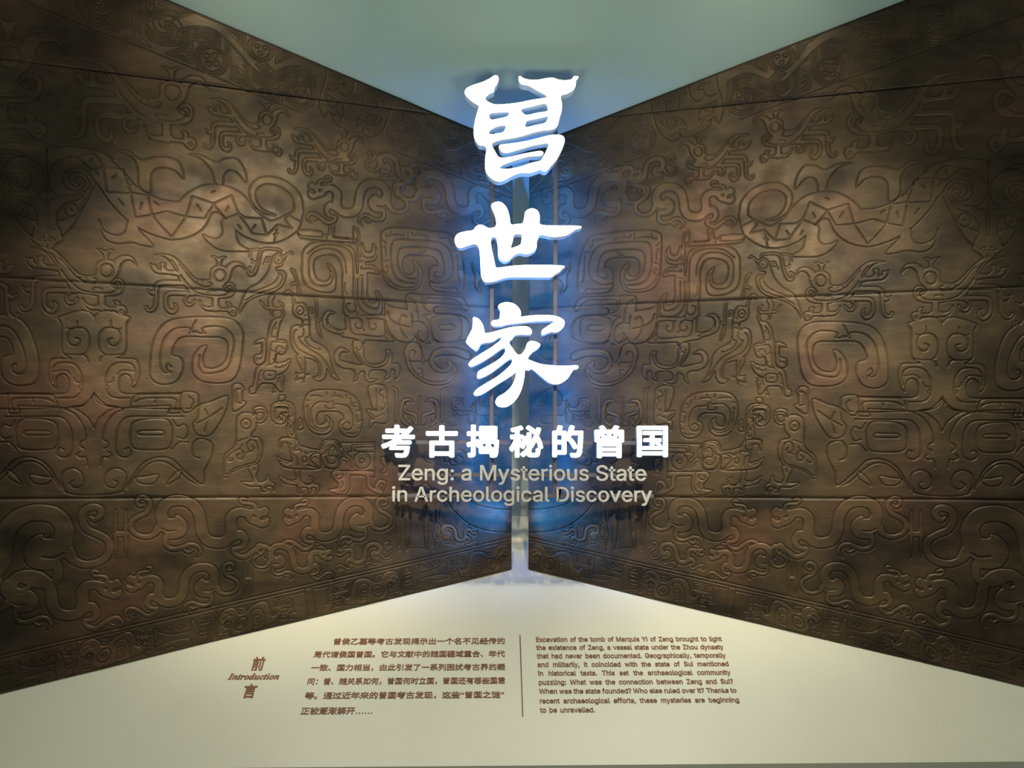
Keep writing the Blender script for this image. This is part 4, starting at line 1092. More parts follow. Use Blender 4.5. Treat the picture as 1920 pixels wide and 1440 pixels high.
LATIN = {
 ' ': (188, ''),
 ',': (188, '38,-119 68,71 137,71 84,-119'),
 '.': (188, '95,-4 78,-1 63,9 53,24 50,41 53,59 63,73 78,83 95,87 113,83 128,73 138,59 141,41 138,24 128,9 113,-1'),
 ':': (188, '95,-4 78,-1 63,9 53,24 50,41 53,59 63,73 78,83 95,87 113,83 128,73 138,59 141,41 138,24 128,9 113,-1|95,271 78,274 63,284 53,299 50,316 53,334 63,349 78,359 95,362 113,359 128,349 138,334 141,316 138,299 128,284 113,274'),
 '?': (358, '132,152 132,159 133,187 136,211 141,230 153,252 168,269 209,298 223,309 236,321 247,334 255,349 260,365 262,384 259,406 250,425 237,441 220,452 200,459 178,462 157,459 137,453 120,441 106,425 96,404 92,378 27,378 30,406 38,430 49,452 64,471 82,487 103,499 126,508 151,514 178,516 206,514 232,508 255,498 275,486 292,470 306,451 316,430 322,407 324,382 322,356 316,332 306,311 292,292 275,276 254,261 219,235 207,221 200,205 195,185 194,158 194,152|164,-4 146,-1 131,9 121,24 118,41 121,58 131,73 146,83 164,86 181,83 196,73 206,58 209,41 206,24 196,9 181,-1'),
 'A': (480, '16,0 201,509 276,509 463,0 395,0 287,302 264,372 232,478 245,478 213,371 191,302 85,0|110,142 110,199 370,199 370,142'),
 'D': (502, '219,0 96,0 96,57 215,57 254,60 288,68 318,81 343,99 363,122 379,149 390,181 397,216 399,255 397,294 390,329 379,361 364,388 344,410 320,428 291,441 258,449 221,452 93,452 93,509 225,509 261,507 294,501 325,492 353,478 385,455 412,426 433,391 446,361 455,329 460,293 462,255 460,217 455,181 446,149 433,119 417,92 398,68 376,48 351,31 322,17 291,8 256,2|125,509 125,0 60,0 60,509'),
 'E': (419, '60,0 60,509 372,509 372,452 125,452 125,286 355,286 355,229 125,229 125,57 375,57 375,0'),
 'G': (520, '269,-7 236,-5 205,1 176,11 149,25 125,43 104,64 85,88 69,116 57,146 47,179 42,215 40,254 42,293 47,329 57,362 69,393 85,421 103,445 125,466 149,484 175,498 203,508 233,514 265,516 291,514 316,510 340,504 363,494 384,483 403,469 421,453 436,436 449,416 460,395 468,373 474,349 408,349 399,372 387,393 373,411 356,427 337,439 315,448 300,453 283,455 265,456 236,453 209,445 183,432 160,414 141,392 125,364 113,332 106,295 103,254 106,213 113,177 125,145 141,117 161,95 184,76 210,63 238,56 269,53 296,55 322,61 345,71 365,85 382,102 396,123 407,147 413,173 415,202 434,199 283,199 283,256 478,256 478,200 475,160 466,124 451,91 431,62 406,38 377,19 344,5 308,-4'),
 'M': (628, '60,0 60,509 152,509 277,187 287,159 299,123 311,84 322,49 307,49 318,83 330,121 342,158 352,187 476,509 568,509 568,0 504,0 504,291 504,327 505,369 506,413 507,457 513,457 498,409 482,363 467,322 456,291 342,0 286,0 170,291 159,321 145,361 129,408 112,457 119,457 120,416 121,372 122,328 122,291 122,0'),
 'S': (447, '224,-9 188,-7 156,-1 128,9 102,23 81,40 64,60 51,83 42,109 38,137 104,137 108,118 114,102 123,88 136,76 150,66 166,59 185,53 204,50 224,49 246,50 267,54 286,60 303,69 317,79 329,92 338,106 344,122 346,139 342,161 332,179 316,193 296,205 245,222 184,239 145,253 112,269 86,289 67,313 56,341 52,372 54,400 62,425 75,448 92,468 113,484 138,498 165,508 195,514 227,516 259,514 289,508 316,498 340,484 360,468 377,449 390,427 398,403 401,378 337,378 332,402 320,421 302,437 280,449 254,456 225,459 204,457 185,454 167,448 145,435 129,418 118,398 115,376 119,352 131,334 148,319 169,308 212,293 264,279 312,264 328,256 344,248 359,238 372,226 384,213 395,198 402,180 407,161 408,139 406,112 399,87 386,64 370,43 349,25 323,11 294,0 261,-7'),
 'T': (449, '32,452 32,509 417,509 417,452 257,452 257,0 193,0 193,452'),
 'W': (686, '155,0 16,509 82,509 163,196 175,145 187,94 197,40 189,40 200,94 211,145 224,196 306,509 380,509 462,196 474,145 486,94 497,40 488,40 499,94 510,145 523,196 603,509 670,509 530,0 455,0 368,323 351,391 336,475 350,475 335,395 318,323 230,0'),
 'Y': (472, '203,0 203,208 16,509 91,509 192,344 222,292 250,230 224,230 251,293 280,344 381,509 455,509 268,208 268,0'),
 'Z': (438, '42,0 42,46 273,385 306,431 341,476 348,454 285,452 223,452 40,452 40,509 397,509 397,462 169,129 134,81 97,33 90,54 152,57 214,57 399,57 399,0'),
 'a': (389, '160,-9 137,-7 115,-3 94,5 76,15 60,29 48,45 38,63 32,84 30,108 32,128 36,146 43,161 58,179 78,193 92,200 108,206 125,211 178,220 234,227 252,230 265,235 273,243 276,255 276,257 273,279 267,297 256,311 240,322 220,329 196,331 171,329 149,322 132,313 118,301 107,288 100,274 41,291 51,313 64,331 79,346 95,358 114,368 133,375 153,380 173,383 194,384 239,379 255,375 271,369 286,360 300,350 312,336 322,320 330,301 335,278 337,251 337,0 277,0 277,52 272,52 252,25 236,12 215,1 199,-4 181,-7|170,45 192,47 211,51 228,59 248,74 263,93 272,115 276,138 276,190 259,182 231,176 200,171 175,168 134,159 117,150 103,139 95,124 92,105 94,87 102,72 114,61 130,52 149,47'),
 'b': (424, '229,-8 208,-7 189,-3 172,4 153,17 138,31 118,59 112,59 112,0 53,0 53,509 114,509 114,319 118,319 137,346 152,360 171,373 188,379 207,383 229,384 259,382 287,374 313,361 335,342 354,320 370,293 381,261 388,227 390,189 388,151 381,116 370,84 355,57 336,34 313,16 288,3 260,-6|220,47 242,49 262,55 279,66 294,80 306,97 316,117 323,139 327,163 328,189 327,215 323,239 316,261 307,281 295,298 280,311 262,322 243,328 220,330 198,328 178,322 161,312 147,299 134,282 125,263 118,241 114,216 113,189 114,162 118,138 125,115 135,95 147,78 162,65 179,55 198,49'),
 'c': (396, '207,-8 174,-5 144,3 117,16 93,35 72,58 56,85 44,116 37,150 34,187 37,225 44,260 56,291 72,318 93,341 117,360 144,374 174,382 207,384 226,384 243,381 260,377 284,368 305,356 324,341 340,322 349,308 356,293 362,277 303,262 290,289 270,311 242,325 207,330 184,328 163,321 145,310 130,296 118,278 108,258 102,236 98,212 96,187 98,163 102,139 108,117 118,97 130,80 145,66 163,55 184,49 207,46 243,52 271,66 292,89 304,117 363,102 357,86 350,70 341,56 325,37 306,21 292,12 277,5 261,-1 244,-5 226,-7'),
 'd': (424, '195,-8 165,-6 137,3 111,16 89,34 70,57 55,84 43,116 36,151 34,189 36,227 43,261 55,293 70,320 89,342 112,361 137,374 165,382 196,384 218,383 237,379 253,373 272,360 287,346 306,319 311,319 311,509 372,509 372,0 313,0 313,59 307,59 287,31 272,17 252,4 236,-3 217,-7|205,47 226,49 246,55 263,65 278,78 290,95 299,115 306,138 310,162 312,189 310,216 306,241 300,263 290,282 278,299 263,312 246,322 227,328 205,330 182,328 162,322 145,311 130,298 118,281 108,261 102,239 98,215 96,189 98,163 102,139 109,117 118,97 130,80 145,66 162,55 182,49'),
 'e': (404, '212,-8 177,-5 145,3 117,16 92,35 72,58 56,85 44,116 37,150 34,187 36,224 44,258 55,290 71,317 91,340 115,359 142,373 172,382 205,384 226,383 246,380 266,374 285,366 303,355 319,341 334,324 347,305 357,282 365,256 370,227 371,194 371,169 75,169 75,221 338,221 310,202 308,226 304,248 298,269 288,286 277,301 263,314 246,323 227,328 205,330 183,328 164,323 146,313 131,301 119,286 109,270 102,251 97,231 96,211 96,178 98,151 102,127 110,106 121,88 135,73 151,61 169,53 190,48 212,46 234,48 254,53 271,61 285,73 297,88 306,105 365,91 358,72 348,55 335,39 320,26 302,14 283,4 261,-3 237,-7'),
 'f': (254, '228,379 228,327 6,327 6,379|81,0 81,432 82,452 87,470 96,486 107,499 120,510 135,519 152,525 169,529 187,530 222,527 243,521 227,468 215,472 195,474 171,470 154,460 145,443 142,419 142,0'),
 'g': (425, '207,-151 180,-149 156,-146 134,-140 114,-132 97,-122 82,-110 70,-97 59,-84 51,-69 101,-41 122,-66 136,-78 154,-88 169,-93 187,-96 207,-97 236,-95 261,-87 282,-75 298,-58 308,-34 311,-6 311,68 306,68 287,41 272,28 252,16 236,10 217,6 195,5 165,7 138,14 113,27 90,43 71,65 55,90 43,120 36,154 34,191 36,229 43,263 55,293 71,320 90,342 112,361 138,374 166,382 196,384 218,383 237,379 253,373 273,360 288,346 308,319 313,319 313,379 372,379 372,-9 370,-40 363,-67 350,-90 334,-109 314,-124 291,-136 265,-144 237,-149|205,59 227,61 246,66 264,75 278,87 290,103 300,121 307,142 311,166 312,193 311,219 307,242 300,264 291,283 279,299 264,312 247,322 227,328 205,330 182,328 163,322 145,312 130,298 118,282 109,262 102,241 98,218 96,193 98,167 102,144 109,123 118,104 131,88 145,76 163,66 183,61'),
 'h': (410, '114,227 114,0 53,0 53,509 114,509 114,287 102,287 116,319 132,344 152,362 175,374 200,382 227,384 252,383 275,377 295,369 313,356 328,340 341,321 350,298 355,271 357,240 357,0 296,0 296,235 293,263 286,286 273,304 256,318 235,326 210,329 192,328 176,324 161,317 141,303 126,283 119,266 115,248'),
 'i': (167, '53,0 53,379 114,379 114,0|84,443 67,446 54,455 44,468 41,483 44,499 54,512 67,521 84,524 100,521 114,512 123,499 126,483 123,468 114,455 100,446'),
 'k': (381, '110,137 110,212 121,212 284,379 360,379 184,199 177,199|53,0 53,509 114,509 114,0|294,0 148,186 191,229 372,0'),
 'l': (189, '139,-2 112,0 91,8 74,20 62,37 55,59 53,84 53,509 114,509 114,99 115,77 120,62 130,54 146,52 160,53 170,54 181,3 162,-1'),
 'm': (610, '53,0 53,379 112,379 112,295 108,295 114,314 122,331 132,346 151,363 172,376 195,384 219,386 245,383 268,375 287,361 303,342 314,320 321,295 312,295 318,312 326,329 337,343 350,356 364,366 381,375 398,381 417,385 437,386 458,385 478,380 497,372 514,361 529,346 541,328 550,307 555,283 557,255 557,0 496,0 496,254 493,279 485,298 473,313 456,323 438,329 419,330 395,328 374,320 358,307 345,290 338,270 335,247 335,0 274,0 274,260 272,280 265,297 253,311 238,322 220,328 199,330 178,328 158,320 140,307 126,289 119,274 115,257 114,238 114,0'),
 'n': (410, '114,227 114,0 53,0 53,379 112,379 112,287 102,287 116,319 132,344 152,362 175,374 200,382 227,384 252,383 275,377 295,369 313,356 328,340 341,321 350,298 355,271 357,240 357,0 296,0 296,235 293,263 286,286 273,304 256,318 235,326 210,329 192,328 176,324 161,317 141,303 126,283 119,266 115,248'),
 'o': (415, '207,-8 174,-5 144,3 117,16 93,35 72,58 56,85 44,116 37,150 34,187 37,225 44,260 56,291 72,318 93,341 117,360 144,374 174,382 207,384 241,382 271,374 299,360 323,341 343,318 359,291 371,260 379,225 381,187 379,150 371,116 359,85 343,58 323,35 299,16 271,3 241,-5|207,46 231,49 252,55 270,66 285,80 298,97 307,117 314,139 318,163 319,187 318,212 314,236 307,258 298,278 285,296 270,310 252,321 231,328 207,330 184,328 163,321 145,310 130,296 118,278 108,258 102,236 98,212 96,187 98,163 102,139 108,117 118,97 130,80 145,66 163,55 184,49'),
 'p': (424, '53,-143 53,379 112,379 112,319 118,319 137,346 152,360 171,373 188,379 207,383 229,384 259,382 287,374 313,361 335,342 354,320 370,293 381,261 388,227 390,189 388,151 381,116 370,84 355,57 336,34 313,16 288,3 260,-6 229,-8 208,-7 189,-3 173,4 153,17 138,31 118,59 114,59 114,-143|220,47 242,49 262,55 279,66 294,80 306,97 316,117 323,139 327,163 328,189 327,215 323,239 316,261 307,281 295,298 280,311 262,322 243,328 220,330 198,328 178,322 161,312 147,299 134,282 125,263 118,241 114,216 113,189 114,162 118,138 125,115 135,95 147,78 162,65 179,55 198,49'),
 'q': (424, '372,-143 311,-143 311,59 306,59 287,31 272,17 252,4 236,-3 217,-7 195,-8 165,-6 137,3 111,16 89,34 70,57 55,84 43,116 36,151 34,189 36,227 43,261 55,293 70,320 89,342 112,361 137,374 165,382 196,384 218,383 237,379 253,373 272,360 287,346 307,319 313,319 313,379 372,379|205,47 226,49 246,55 263,65 278,78 290,95 299,115 306,138 310,162 312,189 310,216 306,241 300,263 290,282 278,299 263,312 246,322 227,328 205,330 182,328 162,322 145,311 130,298 118,281 108,261 102,239 98,215 96,189 98,163 102,139 109,117 118,97 130,80 145,66 162,55 182,49'),
 'r': (259, '53,0 53,379 112,379 112,321 115,321 124,339 137,354 152,367 171,377 191,383 213,385 229,384 243,384 243,322 230,324 207,326 182,323 159,315 140,301 126,284 117,262 114,237 114,0'),
 's': (365, '182,-8 157,-7 133,-3 112,3 93,12 76,24 62,38 50,54 41,73 36,94 94,107 101,87 111,72 124,60 141,52 160,47 181,45 206,47 227,53 244,62 262,81 268,103 265,121 254,136 237,147 212,155 149,170 118,180 92,192 72,208 58,227 50,249 47,274 49,295 55,314 65,332 79,347 95,360 115,370 137,378 161,383 187,384 212,383 234,379 254,372 271,363 286,352 299,339 309,324 318,308 324,290 268,277 258,298 243,316 228,325 210,331 187,333 166,331 147,326 131,317 114,299 109,277 112,258 124,243 136,235 152,229 172,223 229,209 261,200 287,187 306,171 320,153 328,131 331,107 329,85 323,65 312,47 298,31 281,18 260,6 236,-2 210,-7'),
 't': (227, '204,379 204,327 6,327 6,379|65,471 126,471 126,98 128,76 136,61 150,53 170,50 185,51 202,54 213,2 192,-3 168,-4 138,-1 113,7 92,21 77,41 68,64 65,93'),
 'u': (410, '182,-5 158,-3 135,2 115,11 97,23 82,39 69,59 60,82 54,109 53,139 53,379 114,379 114,144 116,117 124,94 137,75 154,61 175,53 200,50 218,51 234,55 249,62 268,77 283,97 290,113 295,132 296,153 296,379 357,379 357,0 298,0 298,92 307,92 294,60 277,35 257,17 234,5 209,-3'),
 'v': (389, '163,0 17,379 84,379 165,155 187,87 206,21 184,21 203,87 224,155 305,379 371,379 226,0'),
 'w': (567, '138,0 23,379 87,379 133,214 154,137 175,41 165,41 186,135 206,214 252,379 316,379 362,214 382,136 402,41 391,41 413,135 434,214 480,379 545,379 429,0 368,0 319,172 305,225 291,280 277,338 291,338 277,280 263,225 248,172 199,0'),
 'x': (379, '21,0 171,218 171,171 29,379 100,379 147,306 179,253 207,206 175,206 202,253 233,306 282,379 352,379 209,169 209,214 358,0 287,0 231,85 200,136 173,182 205,182 178,136 148,85 91,0'),
 'y': (389, '47,-139 61,-86 71,-87 88,-90 104,-89 118,-84 130,-74 141,-58 151,-36 163,-1 17,379 84,379 165,155 187,87 206,21 184,21 202,87 224,155 305,379 371,379 204,-58 196,-77 187,-93 177,-107 159,-124 139,-136 117,-143 91,-145 65,-143'),
 'z': (380, '42,0 42,46 254,320 254,323 48,323 48,379 333,379 333,331 126,60 126,56 339,56 339,0'),
}


def _eval_mesh(cu):
    ob = bpy.data.objects.new('outline', cu)
    COL.objects.link(ob)
    dg = bpy.context.evaluated_depsgraph_get(); dg.update()
    me = bpy.data.meshes.new_from_object(ob.evaluated_get(dg))
    bpy.data.objects.remove(ob); bpy.data.curves.remove(cu)
    return me


def text_mesh(body, bold=0.0, extrude=0.0, fill='BOTH', offset=0.0):
    """han characters and the serif heading: built-in font, thickened by a flat bevel"""
    cu = bpy.data.curves.new('text', 'FONT')
    cu.body = body; cu.size = 1.0; cu.resolution_u = 3
    cu.extrude = extrude; cu.fill_mode = fill; cu.offset = offset
    cu.bevel_depth = bold; cu.bevel_resolution = 0
    return _eval_mesh(cu)


def latin_advance(t): return sum(LATIN[c][0] for c in t) / 1000.0


def latin_mesh(body, bold=0.0, extrude=0.0, gap=0.0):
    """latin lettering from the outlines above"""
    cu = bpy.data.curves.new('text', 'CURVE')
    cu.dimensions = '2D'; cu.fill_mode = 'BOTH'
    cu.extrude = extrude; cu.bevel_depth = bold; cu.bevel_resolution = 0
    x = 0.0
    for c in body:
        adv, data = LATIN[c]
        for lp in (data.split('|') if data else ()):
            pts = [tuple(map(int, q.split(','))) for q in lp.split()]
            sp = cu.splines.new('POLY')
            sp.points.add(len(pts) - 1)
            for p, (a, b) in zip(sp.points, pts): p.co = (x + a / 1000.0, b / 1000.0, 0, 1)
            sp.use_cyclic_u = True
        x += adv / 1000.0 + (gap if c == ' ' else 0.0)
    return _eval_mesh(cu)


def bounds(me):
    n = len(me.vertices)
    a = np.empty(n * 3, np.float32); me.vertices.foreach_get('co', a)
    a = a.reshape(-1, 3)
    return a.min(0), a.max(0)


def place_text(name, body, x0, x1, v0, v1, bold, latin=False, depth=0.0022, gap=0.0):
    """raised lettering filling the box x0..x1 by v0..v1 of the plinth's text frame"""
    me = latin_mesh(body, bold, 0.5, gap) if latin else text_mesh(body, bold, 0.5)
    lo, hi = bounds(me)
    sx = (x1 - x0) / (hi[0] - lo[0]); sy = (v1 - v0) / (hi[1] - lo[1])
    m = (Matrix.Translation((x0, v0, 0)) @ Matrix.Diagonal((sx, sy, depth, 1))
         @ Matrix.Translation((-lo[0], -lo[1], 0.5 - 0.0)))
    me.transform(PM @ m)
    return link(name, me, M_TEXT, plinth)


def box_from_px(xa, xb, yt, yb):
    """photo box (left, right, top, bottom at the middle) -> plinth text frame"""
    xm = (xa + xb) / 2
    _, vt = on_plinth(xm, yt); _, vb = on_plinth(xm, yb)
    ymid = (yt + yb) / 2
    x0, _ = on_plinth(xa, ymid); x1, _ = on_plinth(xb, ymid)
    return x0, x1, vb, vt


ENG = ['Excavation of the tomb of Marquis Yi of Zeng brought to light',
       'the existence of Zeng, a vassal state under the Zhou dynasty',
       'that had never been documented. Geographically, temporally',
       'and militarily, it coincided with the state of Sui mentioned',
       'in historical texts. This set the archaeological community',
       'puzzling: What was the connection between Zeng and Sui?',
       'When was the state founded? Who else ruled over it? Thanks to',
       'recent archaeological efforts, these mysteries are beginning',
       'to be unravelled.']
EB = [1203, 1218.2, 1234, 1250, 1266.2, 1283.2, 1300, 1318, 1336.2]
EX0 = [1005.7, 1006.2, 1007.5, 1008.7, 1010, 1011, 1011.7, 1013, 1013.3]
EX1 = [1354, 1357.5, 1362, 1367, 1371, 1376, 1381.7, 1387, 1116.5]
BOXES = []
for k, t in enumerate(ENG):
    b = EB[k]; cap = 8.7 + .09 * k
    has_desc = any(c in t for c in 'gjpqy')
    yt = b - cap * 1.03; yb2 = b + cap * (.29 if has_desc else .2 if ',' in t else .01)
    BOXES.append(box_from_px(EX0[k], EX1[k], yt, yb2))
NAT = [bounds(latin_mesh(t)) for t in ENG]
SXC = min((bx[1] - bx[0]) / (n[1][0] - n[0][0]) for bx, n in zip(BOXES[:-1], NAT))   # justified block: one letter width, wider word gaps
for t, (x0, x1, v0, v1), n in zip(ENG, BOXES, NAT):
    gap = ((x1 - x0) / SXC - (n[1][0] - n[0][0])) / max(1, t.count(' '))
    place_text('english_text_line', t, x0, x1, v0, v1, 0.020, True, gap=gap)
CHN = ['曾侯乙墓等考古发现揭示出一个名不见经传的',
       '周代诸侯国曾国。它与文献中的随国疆域重合、年代',
       '一致、国力相当，由此引发了一系列困扰考古界的疑',
       '问：曾、随关系如何，曾国何时立国，曾国还有哪些国君',
       '等。通过近年来的曾国考古发现，这些“曾国之谜”',
       '正被逐渐解开……']
CX0 = [627.2, 589.4, 584.9, 578.2, 573.1, 565.6]
CX1 = [947.4, 947.6, 948.3, 948.3, 946.2, 699.7]
CY = [1202.6, 1226.8, 1251.6, 1277.2, 1303.8, 1333]
CHH = [12.4, 12.6, 12.9, 13.3, 13.7, 14.2]
for k, t in enumerate(CHN):
    x0, x1, v0, v1 = box_from_px(CX0[k], CX1[k], CY[k] - CHH[k] / 2, CY[k] + CHH[k] / 2)
    place_text('chinese_text_line', t, x0, x1, v0, v1, 0.020)
place_text('heading_character', '前', *box_from_px(474, 497, 1231.6, 1257.6), 0.022)
place_text('heading_character', '言', *box_from_px(458, 482, 1282.2, 1309.2), 0.022)
place_text('heading_word', '\U0001D470\U0001D48F\U0001D495\U0001D493\U0001D490\U0001D485\U0001D496\U0001D484\U0001D495\U0001D48A\U0001D490\U0001D48F',
           *box_from_px(429.6, 524.8, 1262.6, 1274.6), 0.012)
xa, va = on_plinth(976.4, 1191.5); xb_, vb_ = on_plinth(980.4, 1344)
xm = (xa + xb_) / 2
me = box_mesh('divider_rule', xm - .0022, xm + .0022, vb_, va, 0.0, .003)
me.transform(PM); link('divider_rule', me, M_RULE, plinth)

# ------------------------------------------------------------------ hanging title: rods, glowing characters, subtitle
Y_ROD = TX_Y + 0.050                    # front of the rods = back of the light boxes
rods = empty('sign_frame', (0, Y_ROD + .01, 1.45))
tag(rods, 'slim grey metal rods carrying the glowing characters in the corner', 'sign frame')
RO = Vector(rods.location)


def vx(px, py, Y=TX_Y): return on_vertical(px, py, Y)


for px in (921.5, 1040.5):
    x, zt = vx(px, 236, Y_ROD); _, zb = vx(px, 931, Y_ROD)
    me = box_mesh('vertical_rod', x - .0092, x + .0092, Y_ROD, Y_ROD + .018, zb, zt, .0015)
    me.transform(Matrix.Translation(-RO)); link('vertical_rod', me, M_ROD, rods)
    me = box_mesh('added_glow_strip', x - .006, x + .006, Y_ROD + .018, Y_ROD + .026, zb + .02, vx(px, 300, Y_ROD)[1], .001)  # unseen glowing strip added behind the rod to tint the panels blue
    me.transform(Matrix.Translation(-RO)); link('added_glow_strip', me, M_ADDED_STRIP, rods)
    for py in (300, 672, 831):
        z = vx(px, py, Y_ROD)[1]
        sw = abs(x) / CT
        yw = Y0 - sw * ST
        me = box_mesh('wall_bracket', x - .006, x + .006, Y_ROD + .017, yw - .010, z - .006, z + .006)
        me.transform(Matrix.Translation(-RO)); link('wall_bracket', me, M_ROD, rods)
x0, z0_ = vx(716, 829, Y_ROD); x1, _ = vx(1250, 829, Y_ROD)
me = box_mesh('horizontal_bar', x0, x1, Y_ROD - .0, Y_ROD + .012, z0_ - .0095, z0_ + .0095, .0012)
me.transform(Matrix.Translation(-RO)); link('horizontal_bar', me, M_ROD, rods)


def loops_mesh(loops, fill, extrude):
    cu = bpy.data.curves.new('outline', 'CURVE')
    cu.dimensions = '2D'; cu.fill_mode = fill; cu.extrude = extrude
    for lp in loops:
        sp = cu.splines.new('POLY')
        sp.points.add(len(lp) - 1)
        for p, (x, y) in zip(sp.points, lp): p.co = (x, y, 0, 1)
        sp.use_cyclic_u = True
    return _eval_mesh(cu)


DEPTH = 0.050


def stand(me, x, z, y):               # xy outline -> upright, facing the viewer
    me.transform(Matrix.Translation((x, y, z)) @ Matrix.Rotation(math.pi / 2, 4, 'X'))


def light_box(label, group, face, side, back, centre, back_glow=None):
    root = empty('illuminated_character', centre)
    tag(root, label, 'illuminated character', group)
    inv = Matrix.Translation(-Vector(centre))
    for name, me, mat in (('face', face, M_FACE), ('side_wall', side, M_SIDE), ('back_plate', back, back_glow or M_BACK_GLOW)):
        me.transform(inv)
        link(name, me, mat, root)
    return root


GLYPHS = [
    ('topmost large glowing white calligraphy character with two horn-like strokes', (840, 120, 5.143), [
        [(290, 410), (278, 395), (215, 355), (165, 305), (152, 270), (175, 230), (240, 200), (330, 170), (400, 135), (440, 110), (470, 115), (480, 150), (465, 190), (440, 235), (432, 268),
         (385, 292), (350, 335), (395, 372), (460, 390), (560, 385), (680, 370), (800, 345), (900, 330), (944, 318), (930, 296), (840, 250), (770, 210), (700, 195), (676, 165), (672, 130),
         (685, 115), (720, 137), (790, 152), (870, 150), (930, 138), (1000, 132), (1060, 150), (1120, 156), (1180, 148), (1205, 120), (1240, 117), (1248, 135), (1225, 160), (1222, 210), (1195, 255),
         (1140, 285), (1090, 300), (1080, 330), (1090, 380), (1088, 450), (1070, 510), (1058, 560), (1045, 600), (1000, 630), (900, 642), (800, 665), (700, 695), (600, 716), (500, 732), (430, 757),
         (415, 783), (445, 840), (480, 893), (530, 903), (600, 892), (700, 869), (800, 850), (880, 838), (912, 852), (905, 875), (860, 887), (780, 891), (700, 911), (600, 942), (520, 975), (495, 1000),
         (520, 1012), (600, 1008), (700, 986), (800, 952), (880, 932), (908, 900), (940, 838), (962, 785), (950, 766), (900, 769), (790, 791), (690, 821), (590, 850), (540, 856), (505, 840), (484, 800),
         (500, 778), (560, 770), (650, 760), (780, 735), (880, 710), (980, 686), (1060, 682), (1102, 696), (1118, 735), (1100, 800), (1040, 920), (980, 990), (940, 1031), (905, 1033), (880, 1020), (790, 1050),
         (700, 1050), (620, 1076), (540, 1120), (480, 1132), (420, 1110), (365, 1050), (350, 980), (355, 880), (365, 822), (340, 788), (290, 780), (250, 720), (240, 650), (250, 560), (270, 480)],
        [(395, 480), (480, 466), (560, 463), (582, 475), (560, 505), (480, 525), (405, 535)],
        [(550, 596), (480, 598), (410, 630), (387, 665), (405, 678), (460, 670), (524, 655)],
        [(700, 438), (800, 410), (925, 382), (955, 425), (945, 455), (850, 470), (742, 490)],
        [(745, 560), (760, 545), (850, 528), (950, 505), (948, 540), (920, 570), (830, 590), (742, 607)]]),
    ('middle large glowing white calligraphy character with a long crossbar', (840, 360, 6.857), [
        [(80, 640), (85, 580), (130, 530), (220, 505), (312, 490), (350, 445), (400, 420), (450, 430), (525, 465), (605, 437), (607, 340), (580, 260), (550, 195), (555, 155), (600, 130), (660, 125),
         (720, 165), (760, 230), (785, 320), (803, 414), (870, 411), (948, 402), (970, 340), (985, 260), (1020, 225), (1080, 210), (1140, 235), (1168, 290), (1172, 350), (1176, 412), (1250, 427), (1400, 432),
         (1600, 432), (1690, 438), (1711, 455), (1690, 470), (1640, 480), (1560, 532), (1480, 565), (1340, 578), (1250, 560), (1185, 550), (1155, 580), (1135, 650), (1133, 710), (1100, 760), (1030, 795),
         (970, 796), (920, 785), (870, 796), (820, 832), (780, 875), (730, 893), (680, 875), (645, 835), (637, 780), (635, 700), (618, 610), (592, 577), (555, 590), (545, 630), (555, 730), (585, 860),
         (610, 965), (660, 970), (760, 956), (900, 942), (1100, 936), (1300, 938), (1450, 945), (1496, 960), (1455, 992), (1438, 1020), (1380, 1052), (1330, 1090), (1260, 1097), (1000, 1095), (800, 1096),
         (700, 1112), (600, 1146), (500, 1160), (450, 1140), (422, 1080), (413, 980), (405, 820), (393, 730), (370, 688), (330, 669), (260, 687), (160, 718), (110, 702)],
        [(845, 548), (930, 543), (942, 580), (935, 640), (915, 680), (805, 718), (825, 630)]]),
    ('lowest large glowing white calligraphy character with sweeping brush strokes', (840, 560, 6.857), [
        [(638, 110), (660, 70), (720, 48), (800, 50), (870, 82), (920, 140), (935, 200), (932, 231), (1050, 216), (1200, 210), (1320, 213), (1420, 235), (1480, 272), (1496, 320), (1470, 378), (1400, 430),
         (1310, 430), (1210, 466), (1206, 405), (1280, 350), (1356, 292), (1250, 286), (1050, 296), (880, 316), (760, 330), (680, 350), (590, 353), (555, 332), (550, 302), (580, 280), (652, 262), (662, 210), (668, 152)],
        [(318, 248), (350, 240), (400, 270), (440, 328), (460, 390), (471, 437), (540, 435), (650, 406), (780, 371), (900, 356), (1000, 355), (1052, 380), (1076, 422), (1062, 455), (1020, 461), (870, 467),
         (820, 520), (784, 565), (830, 642), (878, 707), (915, 720), (950, 702), (988, 650), (1012, 580), (1050, 546), (1110, 548), (1170, 575), (1182, 600), (1150, 642), (1080, 690), (1024, 768), (1080, 800),
         (1200, 840), (1350, 857), (1500, 862), (1650, 857), (1675, 880), (1655, 905), (1612, 913), (1580, 960), (1530, 1030), (1450, 1086), (1380, 1100), (1300, 1080), (1220, 1022), (1080, 906), (1040, 922),
         (990, 918), (980, 1000), (957, 1120), (920, 1220), (860, 1312), (770, 1382), (690, 1393), (630, 1375), (607, 1325), (640, 1262), (720, 1215), (800, 1142), (850, 1055), (868, 980), (866, 950), (800, 998),
         (650, 1090), (500, 1190), (400, 1241), (345, 1245), (328, 1220), (370, 1162), (480, 1090), (600, 1020), (720, 930), (800, 850), (822, 800), (808, 772), (760, 796), (650, 880), (520, 972), (382, 1026),
         (377, 960), (400, 925), (500, 870), (620, 800), (700, 732), (734, 670), (720, 630), (660, 660), (560, 732), (430, 812), (310, 871), (275, 868), (260, 842), (310, 780), (430, 700), (560, 620), (660, 542),
         (686, 500), (640, 506), (560, 552), (435, 572), (400, 612), (375, 655), (340, 662), (240, 578), (234, 530), (280, 440), (310, 370)]]),
]
